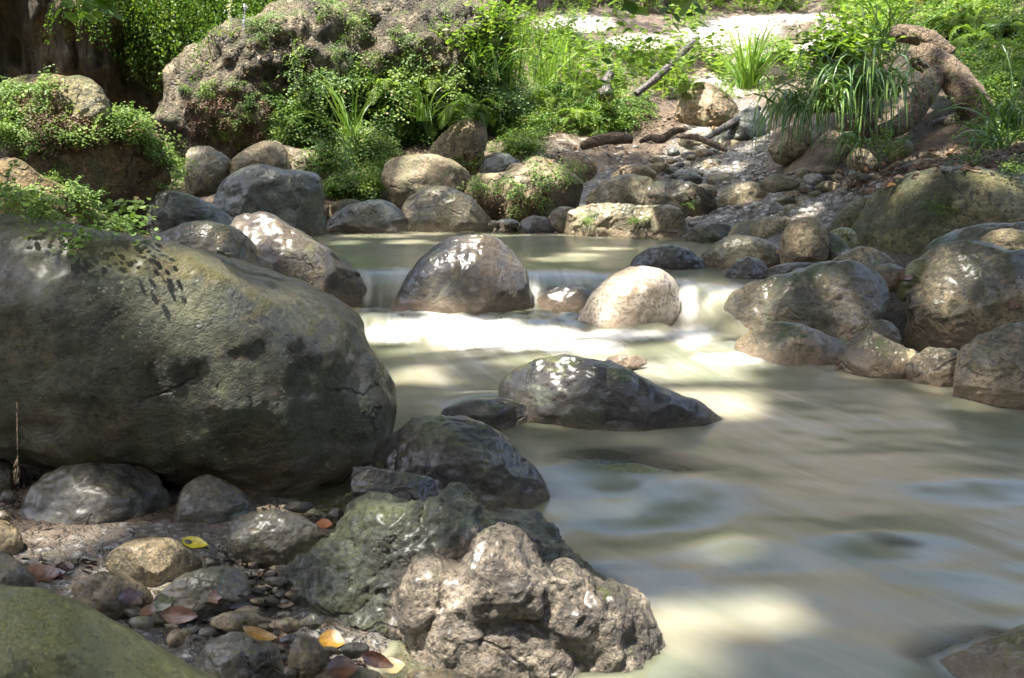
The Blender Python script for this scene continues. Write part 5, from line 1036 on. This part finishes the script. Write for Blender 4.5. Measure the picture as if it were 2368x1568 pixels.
log('driftwood', 'grey twisted root end lying beside the side stream', 'driftwood', [(1480, 328, 11.0), (1505, 318, 10.9), (1530, 322, 10.8), (1555, 305, 10.8), (1582, 300, 10.8)], [.02, .035, .045, .035, .02], wood.m, 7)
log('driftwood', 'grey root running down from the dark slab into the side stream', 'driftwood', [(1565, 315, 11.4), (1610, 318, 11.3), (1650, 335, 11.1), (1680, 350, 11.0)], [.02, .035, .03, .015], wood.m, 8)
log('fallen_branch', 'dark fallen branch slanting up to the left of the bleached boulder', 'branch', [(1470, 218, 12.2), (1505, 190, 12.3), (1550, 150, 12.5), (1590, 110, 12.7), (1615, 88, 12.9)], [.035, .045, .045, .04, .02], dwood.m, 9)
log('stump', 'dark rotten stump in the undergrowth below the bright gravel', 'stump', [(1402, 225, 12.4), (1398, 200, 12.5), (1410, 170, 12.6)], [.09, .07, .05], dwood.m, 11)
log('fallen_branch', 'dark wet branch lying across the slab at the head of the side stream', 'branch', [(1630, 322, 11.6), (1680, 292, 11.8), (1725, 268, 12.0), (1755, 250, 12.1)], [.02, .045, .055, .03], dwood.m, 12)
# hanging rootlet with a frayed end at the left edge
r_ = empty('hanging_rootlet', at(40, 950, 2.2), 'thin pale rootlet with a frayed knot dangling at the left edge', 'rootlet')
o_ = np.array(r_.location)
V, F = tube(curve_pts([at(39, 930, 2.22), at(40, 1000, 2.2), at(41, 1060, 2.2), at(38, 1090, 2.2)], 12), np.linspace(.0008, .0016, 12), 6)
link('strand', mesh_np('strand', V - o_, F), wood.m, parent=r_)
aV, aF, n_ = [], [], 0
for k in range(11):
    x0 = 38 + (k % 4 - 1.5)*2.5; V, F = tube(curve_pts([at(40, 1060, 2.2), at(x0 + 4*math.sin(k*2.1), 1085, 2.2 + .004*math.cos(k)), at(x0 + 3*math.cos(k), 1105, 2.2), at(39 + 6*math.sin(k*1.3), 1122 - (k % 3)*4, 2.2)], 9), np.linspace(.0012, .0006, 9), 5)
    aV.append(V); aF.append([f + n_ for f in F]); n_ += len(V)
link('frayed_knot', mesh_np('frayed_knot', np.concatenate(aV) - o_, [np.concatenate([f[0] for f in aF]), np.concatenate([f[1] for f in aF])]), wood.m, parent=r_)

# ------------------------------------------------------------------ fallen leaves
def flat_leaf(L, W, curl, lobes, seed):
    g = random.Random(seed); n = 40; out = []
    for i in range(n):
        a = 2*math.pi*i/n; 
        if lobes:
            rr = 0.55 + 0.38*(1 - abs(((a*5/(2*math.pi) + .1*math.sin(a*2 + seed)) % 1)*2 - 1))**1.2*(.6 + .4*math.cos(a + seed)) + g.uniform(-.05, .06); x, y = rr*math.cos(a), rr*math.sin(a)
        else:
            x = math.cos(a); y = math.sin(a)*(1 - .25*x)*abs(math.sin(a))**.7 if abs(math.sin(a)) > 1e-6 else 0.0
            y += g.uniform(-.04, .04)*(abs(y) > .1)
        out.append((x*L/2, y*W/2))
    O = np.array(out); rings = [O*k for k in (1.0, .72, .4)]; P = np.concatenate(rings + [np.zeros((1, 2))])
    z = curl*L*((P[:, 0]/(L/2))**2*.25) + curl*W*(np.abs(P[:, 1])/(W/2))**1.5*.35 + .03*L*fbm(np.c_[P*40, np.zeros(len(P))], 2, seed)
    V = np.c_[P, z]; F4 = []
    for r in range(2):
        for i in range(n): F4.append((r*n + i, r*n + (i + 1) % n, (r + 1)*n + (i + 1) % n, (r + 1)*n + i))
    F3 = [(2*n + i, 2*n + (i + 1) % n, 3*n) for i in range(n)]
    return V, np.array(F4), np.array(F3)
LC = {}
def dead_mat(key, a, b, rough=.35):
    t = NT('fallen leaf ' + key); v = obj_coords(t); n = t.noise(v, 60, 5, .7); m = t.noise(v, 14, 4, .6)
    c = t.mix(t.ramp(n, .4, .62), a, b); c = t.mix(t.ramp(m, .58, .68, 0, .7), c, tuple(x*.3 for x in a)); p = t.n('ShaderNodeBsdfPrincipled'); t.l(c, p.inputs['Base Color']); p.inputs['Roughness'].default_value = rough; p.inputs['Specular IOR Level'].default_value = .6; p.inputs['Coat Weight'].default_value = .2
    t.l(t.bump(n, .003), p.inputs['Normal']); t.l(p.outputs[0], t.out.inputs[0]); LC[key] = t.m
dead_mat('yellow', (0.40, 0.34, 0.015), (0.52, 0.44, 0.03)); dead_mat('orange', (0.24, 0.075, 0.025), (0.38, 0.16, 0.06)); dead_mat('amber', (0.22, 0.11, 0.015), (0.34, 0.20, 0.03)); dead_mat('brown', (0.07, 0.028, 0.014), (0.15, 0.065, 0.03))
dead_mat('pale', (0.30, 0.26, 0.14), (0.42, 0.37, 0.22)); dead_mat('dark', (0.022, 0.02, 0.018), (0.06, 0.05, 0.045), .2); dead_mat('purple', (0.035, 0.018, 0.020), (0.075, 0.038, 0.040), .2); dead_mat('greenish', (0.03, 0.045, 0.018), (0.07, 0.09, 0.035), .25); dead_mat('tan', (0.30, 0.21, 0.13), (0.42, 0.32, 0.21), .6)
def fallen(px, py, lenpx, wpx, ang, key, label, curl=.4, lobes=False, seed=0, tip=0.0, group='fallen leaves on the stone floor', lift=.004):
    p_, nr = hit(px, py, lift); d = p_[1]; L = lenpx*d/FOC; W = wpx*d/FOC*1.4
    V, F4, F3 = flat_leaf(L, W, curl, lobes, seed)
    nr = unit(nr*.6 + np.array([0, -.35, .5])); x = np.array([math.cos(math.radians(ang)), 0, math.sin(math.radians(ang))*1.0]); x = unit(x - nr*np.dot(x, nr)); y = np.cross(nr, x)
    V = V @ np.stack([x, y, nr])
    V = V + np.array([0, 0, max(0.0, -V[:, 2].min())*.35])
    return link('fallen_leaf', mesh_np('fallen_leaf', V, [F4, F3]), LC[key], p_, label=label, cat='leaf', group=group)
fallen(452, 1262, 70, 24, -28, 'yellow', 'bright yellow leaf lying on the brown lumpy stone')
fallen(750, 1218, 40, 26, -20, 'orange', 'orange leaf behind the egg shaped grey stone', seed=2)
fallen(622, 1368, 72, 40, -10, 'pale', 'pale cream jagged leaf near the pitted rock', .3, True, 3)
fallen(660, 1404, 42, 20, 0, 'tan', 'small pinkish leaf tucked against the pitted rock', seed=4)
fallen(765, 1490, 66, 44, -25, 'amber', 'yellow brown leaf leaning behind the small oval pebble', .5, False, 5)
fallen(600, 1480, 95, 26, -42, 'amber', 'long curled amber leaf lying over the wet grey stone', .8, False, 6)
fallen(655, 1490, 60, 34, 15, 'brown', 'shiny russet leaf left of the small oval pebble', .4, False, 7)
fallen(790, 1552, 80, 44, 12, 'brown', 'red brown leaf on the sandy stone at the bottom edge', .5, False, 8)
fallen(100, 1335, 120, 40, -8, 'brown', 'large wet brown leaf in the shade at the left', .5, False, 9)
fallen(150, 1318, 46, 26, -10, 'purple', 'dark shiny leaf tip at the right of the large wet brown leaf', .5, False, 10)
fallen(300, 1388, 84, 46, 5, 'purple', 'dark purple leaf with a green rib above the smooth olive boulder', .4, True, 11)
fallen(380, 1400, 74, 44, -12, 'greenish', 'green tinged leaf with white sheen beside the dark purple one', .4, True, 12)
fallen(345, 1420, 44, 30, -30, 'brown', 'small orange brown leaf under the dark purple one', .4, False, 13)
fallen(420, 1425, 100, 30, -6, 'brown', 'dull brown leaf right of the small orange brown one', .4, False, 14)
fallen(480, 1438, 110, 34, 12, 'dark', 'blackened leaf at the edge of the wet sand', .3, True, 15)
fallen(560, 1395, 90, 40, 8, 'dark', 'black wet jagged leaf near the pale cream leaf', .35, True, 16)
fallen(615, 1400, 70, 24, 20, 'dark', 'narrow black wet leaf touching the black jagged one', .35, False, 17)
fallen(495, 1385, 50, 30, -40, 'brown', 'grey brown pointed leaf below the slate blue sheened stone', .35, True, 18)
fallen(610, 1330, 70, 26, 10, 'dark', 'black leaf scrap behind the pale cream leaf', .3, True, 19)
fallen(655, 1318, 60, 22, -14, 'dark', 'black leaf scrap against the egg shaped stone', .3, True, 20)
fallen(500, 1290, 46, 18, -5, 'dark', 'small grey leaf between the brown lumpy and the egg shaped stones', .3, False, 21)
fallen(870, 1530, 90, 26, -22, 'brown', 'long dark brown leaf at the foot of the pitted rock', .4, False, 22)
fallen(905, 1548, 60, 34, 30, 'tan', 'curled pinkish brown leaf at the bottom edge by the pitted rock', .7, False, 23)
fallen(2088, 640, 30, 50, 60, 'brown', 'brown leaf caught in the gap left of the broad grey boulder', .3, False, 24, group='fallen leaves caught among the right bank boulders')
fallen(2345, 706, 30, 16, 40, 'brown', 'small brown leaf stuck on the broad grey boulder', .3, False, 25, group='fallen leaves caught among the right bank boulders')
fallen(1800, 585, 16, 9, 5, 'amber', 'tiny amber leaf left of the upright tan boulder', .3, False, 26, group='fallen leaves caught among the right bank boulders')
fallen(2310, 130, 40, 30, 20, 'orange', 'orange dead leaf caught on the fluffy grass head', .4, True, 27, group='fallen leaves caught among the right bank boulders')
def twig(label, pts, r, mat, seed):
    log('twig', label, 'twig', pts, [r, r*.8, r*.4], mat, seed, 7, 16, .3)
def tw(label, pxs, r, lift=.004, mat=None):
    P = [hit(x, y, lift)[0] for x, y in pxs]; V, F = tube(curve_pts(P, 14), np.linspace(r, r*.45, 14), 7); c = V.mean(0)
    link('twig', mesh_np('twig', V - c, F), mat or dwood.m, c, label=label, cat='twig', group='twigs on the stone floor')
tw('thin twig standing before the brown lumpy stone', [(237, 1268), (237, 1290), (236, 1322)], .0022, .012)
tw('thin twig running right from the yellow leaf', [(478, 1275), (520, 1290), (560, 1308)], .0016)
tw('short pale twig below the egg shaped stone', [(620, 1315), (655, 1330), (690, 1332)], .0018, mat=wood.m)
tw('thin black twig crossing the wet sand', [(610, 1428), (640, 1412), (665, 1402)], .0016)
tw('pale twig above the smooth olive green boulder', [(455, 1395), (440, 1420), (470, 1440)], .0014, mat=wood.m)
tw('curved twig beside the wet grey stone', [(618, 1505), (625, 1540), (650, 1565)], .002)
# ------------------------------------------------------------------ gravel and litter, uncountable
def gravel(name, label, mat, polys, seed, cat):
    g = np.random.default_rng(seed); a = Acc(); D, F0 = ico(2); vs = []
    for k in range(8):
        V = D*np.array([1, g.uniform(.6, 1), g.uniform(.4, .75)])*(1 + .16*fbm(D*1.7 + k*5, 2, k))[:, None]; vs.append(V)
    for poly, n, lo, hi in polys:
        for x, y in inside(poly, n, g):
            p_ = hit_ground(x, y)
            if p_ is None: continue
            s = lo*(hi/lo)**(g.uniform(0, 1)**2.2); th = g.uniform(0, 6.28)
            R = np.array([[math.cos(th), -math.sin(th), 0], [math.sin(th), math.cos(th), 0], [0, 0, 1]])
            a.add(vs[g.integers(8)] @ R.T*s + p_ - np.array([0, 0, s*.12]), F0, g.uniform(0, 1))
    V, F, v = a.get(); c = V.mean(0)
    return link(name, mesh_np(name, V - c, F, {'v': v}), M[mat], c, label=label, cat=cat, kind='stuff')
def pebble_mat(name, cols, rough):
    t = NT(name); v = t.attr('v'); tc = t.n('ShaderNodeTexCoord'); n = t.noise(tc.outputs['Object'], 90, 5, .7)
    c = t.mix(t.ramp(v, .1, .5), cols[0], cols[1]); c = t.mix(t.ramp(v, .6, .95), c, cols[2]); c = t.mix(t.ramp(n, .38, .55, .6, 0), c, tuple(x*.4 for x in cols[0]))
    p = t.n('ShaderNodeBsdfPrincipled'); t.l(c, p.inputs['Base Color']); p.inputs['Roughness'].default_value = rough; t.l(t.bump(n, .006), p.inputs['Normal']); t.l(p.outputs[0], t.out.inputs[0]); return t.m
M['pebbles_wet'] = pebble_mat('wet pebbles', ((0.13, 0.125, 0.11), (0.27, 0.255, 0.22), (0.44, 0.42, 0.37)), .22)
M['pebbles_near'] = pebble_mat('sandy pebbles', ((0.07, 0.055, 0.038), (0.17, 0.13, 0.085), (0.30, 0.25, 0.17)), .45)
gravel('gravel', 'wet grey gravel in the shallow side stream', 'pebbles_wet', [([(1350, 480), (1500, 380), (1600, 330), (1780, 330), (1800, 430), (1950, 450), (1920, 530), (1700, 520), (1400, 560)], 2200, .010, .055), ([(1140, 500), (1350, 480), (1300, 560), (1130, 545)], 260, .010, .04), ([(1600, 330), (1700, 230), (1790, 240), (1780, 330)], 260, .015, .07), ([(1800, 400), (2100, 380), (2000, 460), (1900, 470)], 260, .01, .05), ([(1180, 350), (1480, 330), (1400, 420), (1330, 400)], 160, .01, .05)], 201, 'gravel')
gravel('gravel', 'small sandy gravel between the stones at the lower left', 'pebbles_near', [([(40, 1270), (240, 1270), (520, 1290), (700, 1330), (700, 1500), (640, 1568), (450, 1500), (180, 1400)], 900, .0015, .008), ([(480, 1160), (800, 1160), (790, 1215), (600, 1185)], 160, .003, .010), ([(0, 1120), (60, 1090), (60, 1180), (0, 1200)], 40, .003, .012)], 202, 'gravel')
def litter(seed):
    g = np.random.default_rng(seed); a = Acc()
    for poly, n in [([(1930, 400), (2050, 370), (2367, 300), (2367, 400), (2150, 400), (2000, 450)], 420), ([(1500, 260), (1700, 230), (1650, 330), (1500, 330)], 120), ([(1200, 330), (1500, 330), (1450, 400), (1250, 380)], 140), ([(540, 100), (700, 60), (760, 160), (600, 250), (470, 260)], 120), ([(2270, 180), (2367, 180), (2367, 300), (2280, 300)], 80), ([(100, 230), (200, 350), (60, 350)], 60)]:
        for x, y in inside(poly, n, g):
            p_, nr = hit(x, y, .006); V, F = plates(p_[None], g.normal(0, 1, (1, 3))*np.array([1, 1, .2]), unit(nr + g.normal(0, .35, 3))[None], .035*g.uniform(.5, 1.7), OVATE*np.array([1, 1.4, 2])); a.add(V, F, g.uniform(0, 1))
    V, F, v = a.get(); c = V.mean(0); return link('leaf_litter', mesh_np('leaf_litter', V - c, F, {'v': v}, smooth=False), M['litter'], c, label='dry brown leaf litter strewn over the slopes', cat='leaf litter', kind='stuff')
def debris(seed):
    g = np.random.default_rng(seed); a = Acc()
    for poly, n in [([(480, 1280), (700, 1290), (690, 1360), (600, 1420), (560, 1330)], 190), ([(380, 1420), (520, 1420), (700, 1470), (860, 1520), (820, 1560), (600, 1520), (450, 1470)], 220), ([(60, 1290), (240, 1300), (340, 1380), (300, 1420), (100, 1340)], 120), ([(450, 1180), (780, 1170), (800, 1230), (740, 1210), (560, 1180)], 60)]:
        for x, y in inside(poly, n, g):
            p_ = hit_ground(x, y)
            if p_ is None: continue
            V, F = plates((p_ + [0, 0, .003])[None], g.normal(0, 1, (1, 3))*np.array([1, 1, .25]), unit(np.array([0, 0, 1]) + g.normal(0, .4, 3))[None], .011*g.uniform(.4, 2.2), OVATE*np.array([1, g.uniform(.3, 1.4), 2])); a.add(V, F, g.uniform(0, 1)**1.6)
    V, F, v = a.get(); c = V.mean(0); return link('leaf_litter', mesh_np('leaf_litter', V - c, F, {'v': v}, smooth=False), M['debris'], c, label='dark rotting leaf crumbs on the wet sand between the stones', cat='leaf litter', kind='stuff')
M['debris'] = leaf_mat('rotting leaf crumbs', (0.012, 0.010, 0.008), (0.07, 0.045, 0.03), (0.26, 0.17, 0.09), .05, .3)
debris(302)
M['litter'] = leaf_mat('dead leaf litter', (0.10, 0.062, 0.04), (0.30, 0.21, 0.15), (0.40, 0.20, 0.08), .15, .6)
litter(301)
# ------------------------------------------------------------------ the trees overhead that dapple the light (trunks stand outside the view)
SPOTS = [(490, 640, .065), (490, 800, .025), (500, 875, .03), (603, 975, .03), (760, 760, .03), (330, 610, .03), (120, 620, .02), (115, 1225, .05), (160, 1240, .06), (680, 1225, .05), (715, 1250, .055), (390, 1285, .05), (330, 1300, .04), (250, 1310, .05), (590, 1290, .03),
         (1150, 1270, .07), (1200, 1330, .09), (1260, 1380, .09), (1380, 1440, .10), (1460, 1450, .09), (1480, 1510, .06), (1040, 1380, .08), (980, 1400, .08), (1050, 1470, .05), (1230, 1500, .05), (1330, 1530, .08), (860, 1180, .04), (1000, 1500, .05), (900, 1540, .05),
         (1640, 1400, .03), (1740, 1400, .06), (1840, 1415, .02), (1690, 1245, .05), (1560, 1390, .01),
         (900, 760, .28), (1000, 765, .30), (1100, 770, .32), (1200, 780, .3), (1290, 800, .25), (1370, 800, .2), (1600, 700, .2), (1570, 660, .14), (1625, 660, .14), (1600, 730, .14), (1600, 770, .22), (1600, 690, .10), (1670, 835, .18), (1450, 690, .18), (1480, 650, .16), (1500, 840, .12), (1250, 860, .12), (950, 860, .12), (1200, 880, .08), (1730, 880, .06),
         (1010, 600, .05), (1000, 670, .05), (1120, 560, .05), (760, 640, .07), (600, 520, .12), (560, 510, .10), (700, 560, .10), (470, 522, .05), (820, 545, .12), (1150, 545, .15), (1300, 680, .08),
         (1700, 700, .11), (1700, 760, .08), (1760, 690, .06), (2000, 830, .05), (2100, 815, .05), (2245, 930, .07), (2270, 880, .04), (2160, 730, .10), (2140, 760, .08), (2200, 640, .08), (2240, 620, .06), (2150, 660, .05), (1850, 560, .07), (2320, 550, .08), (1950, 700, .05), (1750, 790, .05),
         (2130, 405, .10), (2250, 400, .08), (2330, 420, .07), (2080, 440, .06), (1700, 560, .06),
         (1400, 485, .15), (1500, 488, .15), (960, 375, .18), (1030, 385, .14), (1170, 410, .18), (1240, 385, .18), (1290, 430, .15), (1200, 460, .15), (1065, 300, .12), (1400, 510, .18), (1330, 510, .12), (1420, 400, .12), (620, 345, .12), (700, 370, .14), (1060, 480, .08), (1720, 440, .08), (1500, 440, .08), (1600, 470, .1), (1700, 385, .12), (1640, 385, .12), (1560, 360, .15), (1660, 335, .2), (1780, 310, .12), (1740, 340, .12), (1850, 500, .12), (1950, 420, .12), (2010, 400, .1),
         (300, 300, .2), (350, 340, .25), (420, 350, .22), (430, 390, .15), (120, 230, .18), (60, 290, .25), (180, 300, .2), (30, 380, .18), (90, 395, .14), (200, 520, .18), (100, 450, .15), (280, 530, .12), (400, 420, .12), (200, 200, .12), (20, 250, .18), (320, 270, .15), (300, 400, .12), (220, 380, .12), (450, 330, .15),
         (560, 110, .2), (620, 130, .3), (700, 32, .4), (560, 180, .2), (470, 180, .12), (1000, 15, .35), (1080, 40, .25), (880, 60, .12), (1000, 100, .12), (1100, 70, .2), (600, 250, .2), (540, 230, .2),
         (1170, 28, .5), (1330, 58, .6), (1430, 85, .5), (1520, 108, .4), (1600, 110, .5), (1700, 60, 1.0), (1800, 60, 1.2), (1900, 60, 1.2), (2000, 60, .8), (1730, 160, .6), (1650, 190, .5), (1830, 170, .5), (1600, 290, .35), (1560, 280, .3), (1350, 150, .5), (1250, 170, .4), (1450, 180, .5), (1150, 30, .8), (1550, 60, .8),
         (760, 230, .5), (860, 250, .5), (960, 240, .55), (1050, 230, .5), (1140, 250, .45), (820, 360, .3), (780, 300, .3), (1000, 540, .2), (1300, 600, .15), (1400, 575, .15), (800, 560, .15), (1080, 805, .16), (960, 800, .14), (1250, 815, .16), (1100, 545, .2), (880, 545, .2), (950, 560, .2), (1350, 590, .15), (1180, 320, .3), (800, 350, .25), (700, 310, .25), (1320, 310, .3), (1400, 290, .25), (1250, 230, .3), (870, 310, .2), (1000, 200, .3),
         (220, 60, .7), (500, 60, .8), (600, 40, .8), (280, 80, .6), (430, 60, .7), (380, 30, .5), (350, 90, .3), (400, 120, .3), (560, 20, .5), (300, 20, .3), (330, 150, .2), (620, 15, .4),
         (2120, 85, .15), (2200, 180, .2), (2250, 240, .2), (2120, 240, .2), (2060, 290, .15), (2080, 90, .2), (2140, 140, .15), (2200, 60, .4), (2300, 40, .4), (2050, 30, .5), (2130, 200, .12), (2190, 220, .1), (1950, 180, .2), (1900, 230, .2), (2100, 250, .15), (2290, 250, .2), (2330, 330, .15), (2240, 130, .2), (2000, 280, .08), (2200, 350, .08), (2100, 370, .08)]
def lit_point(x, y):                       # on the rock, the ground or the water, whichever shows
    p_ = hit(x, y)[0]
    if 0.7 < p_[1] < 11:
        for _ in range(3):
            lv_ = 0.0 if p_[1] > np.interp(p_[0], FOOT_X, FOOT_Y) + .3 else -0.20 - max(0, 5.4 - p_[1])*0.034
            if p_[2] < lv_ - .005 and -1.7 < p_[0] < 4: p_ = onz(x, y, lv_)
    return p_
SP = np.array([np.r_[lit_point(x, y), r] for x, y, r in SPOTS])
def canopy_leaves(cx, cy, rx, ry, z0, z1, n, size, seed, thin=0.0):
    g = np.random.default_rng(seed)
    P = []
    while sum(len(a) for a in P) < n:
        a = g.uniform(-1, 1, (n, 3)); a = a[(a[:, 0]**2 + a[:, 1]**2) < 1]
        p = np.stack([cx + a[:, 0]*rx, cy + a[:, 1]*ry, z0 + (z1 - z0)*(a[:, 2]*.5 + .5)], 1)
        keep = fbm(p*np.array([.9, .9, .9]), 3, 90) > -0.62 + thin
        P.append(p[keep])
    p = np.concatenate(P)[:n]
    keep = np.ones(len(p), bool)
    wob = fbm((p - (p @ SUN)[:, None]*SUN)*4.5, 2, 91)
    for s in SP:                                       # openings between the leaves
        rel = p - s[:3]; al = rel @ SUN; d = np.linalg.norm(rel - al[:, None]*SUN, axis=1) + s[3]*0.55*wob
        keep &= ~((d < s[3] + size*0.55) & (al > 0))
    p = p[keep]; n = len(p)
    # each leaf a small folded lobed plate
    nrm = g.normal(0, 1, (n, 3))*0.55 + np.array([0, 0, 1.0]); nrm /= np.linalg.norm(nrm, axis=1)[:, None]
    t = g.normal(0, 1, (n, 3)); t -= (t*nrm).sum(1)[:, None]*nrm; t /= np.linalg.norm(t, axis=1)[:, None]; b = np.cross(nrm, t)
    s = size*g.uniform(.7, 1.3, n)[:, None]
    pts = [(-1, 0, 0), (-.35, -.75, .12), (.5, -.55, .12), (1.1, 0, -.1), (.5, .55, .12), (-.35, .75, .12)]
    V = np.stack([p + s*(x*t + y*b + z*nrm) for x, y, z in pts], 1).reshape(-1, 3)
    i = np.arange(n)[:, None]*6
    F = np.concatenate([i + np.array([0, 1, 2, 3]), i + np.array([0, 3, 4, 5])])
    return V, F, np.repeat(g.uniform(0, 1, n), 6)
M['canopy'] = leaf_mat('tree leaves', (0.035, 0.075, 0.012), (0.075, 0.13, 0.02), trans=0.3)
TREES = [((-3.5, -5.5), (-2.5, -4.2, 4.6, 3.2), 7000, 'tree on the slope behind the viewer, left of the pair'),
         ((4.2, -6.0), (3.0, -4.4, 4.6, 3.2), 7000, 'tree on the slope behind the viewer, right of the pair'),
         ((-6.2, 1.0), (-2.8, 2.6, 5.0, 4.2), 19000, 'tree with spreading crown leaning over the huge mossy boulder from the left'),
         ((5.6, 1.2), (2.9, 2.8, 5.0, 4.2), 19000, 'tree on the right bank spreading over the lower pool'),
         ((-7.5, 7.5), (-3.4, 7.4, 5.2, 3.8), 10500, 'tree on the left bank above the overgrown block'),
         ((8.5, 7.5), (3.6, 7.6, 5.4, 3.8), 10500, 'tree on the right bank above the very large domed boulder'),
         ((-12.5, 16), (-4.5, 15.5, 6.5, 4.5), 4200, 'tree on the cliff top shading the conglomerate outcrop'),
         ((14, 17), (6.0, 16.5, 6.5, 4.5), 3000, 'tree far back on the right slope above the fern bank')]
for k, ((tx_, ty_), (cx, cy, rx, ry), n, lab) in enumerate(TREES):
    gz_ = ground_at(tx_, ty_)
    r = empty('tree', (tx_, ty_, gz_), lab, 'tree', 'trees leaning over the stream')
    off = np.array([tx_, ty_, gz_])
    parts = []
    zc = max(6.0, gz_ + 3.5)
    V, F = tube(curve_pts([(tx_, ty_, gz_ - .4), (tx_*.93 + cx*.07, ty_*.95 + cy*.05, gz_ + 2), (tx_*.65 + cx*.35, ty_*.65 + cy*.35, zc - .3), (cx, cy, zc + 1.4)], 14), np.linspace(.26, .07, 14), 10)
    link('trunk', mesh_np('trunk', V - off, F), bark.m, parent=r)
    g = random.Random(k)
    for q_ in range(5):
        an = g.uniform(0, 6.28); e_ = (cx + math.cos(an)*rx*.75, cy + math.sin(an)*ry*.75, zc + 1.2)
        V, F = tube(curve_pts([(tx_*.65 + cx*.35, ty_*.65 + cy*.35, zc - .3), (cx*.7 + e_[0]*.3, cy*.7 + e_[1]*.3, zc + .8), e_], 9), np.linspace(.09, .02, 9), 7)
        link('limb', mesh_np('limb', V - off, F), bark.m, parent=r)
    V, F, vv = canopy_leaves(cx, cy, rx, ry, zc, zc + 2.4, n, 0.095 if k < 6 else 0.13, 150 + k, 0.0 if k < 6 else 0.12)
    link('crown', mesh_np('crown', V - off, F, {'v': vv}, smooth=False), M['canopy'], parent=r)
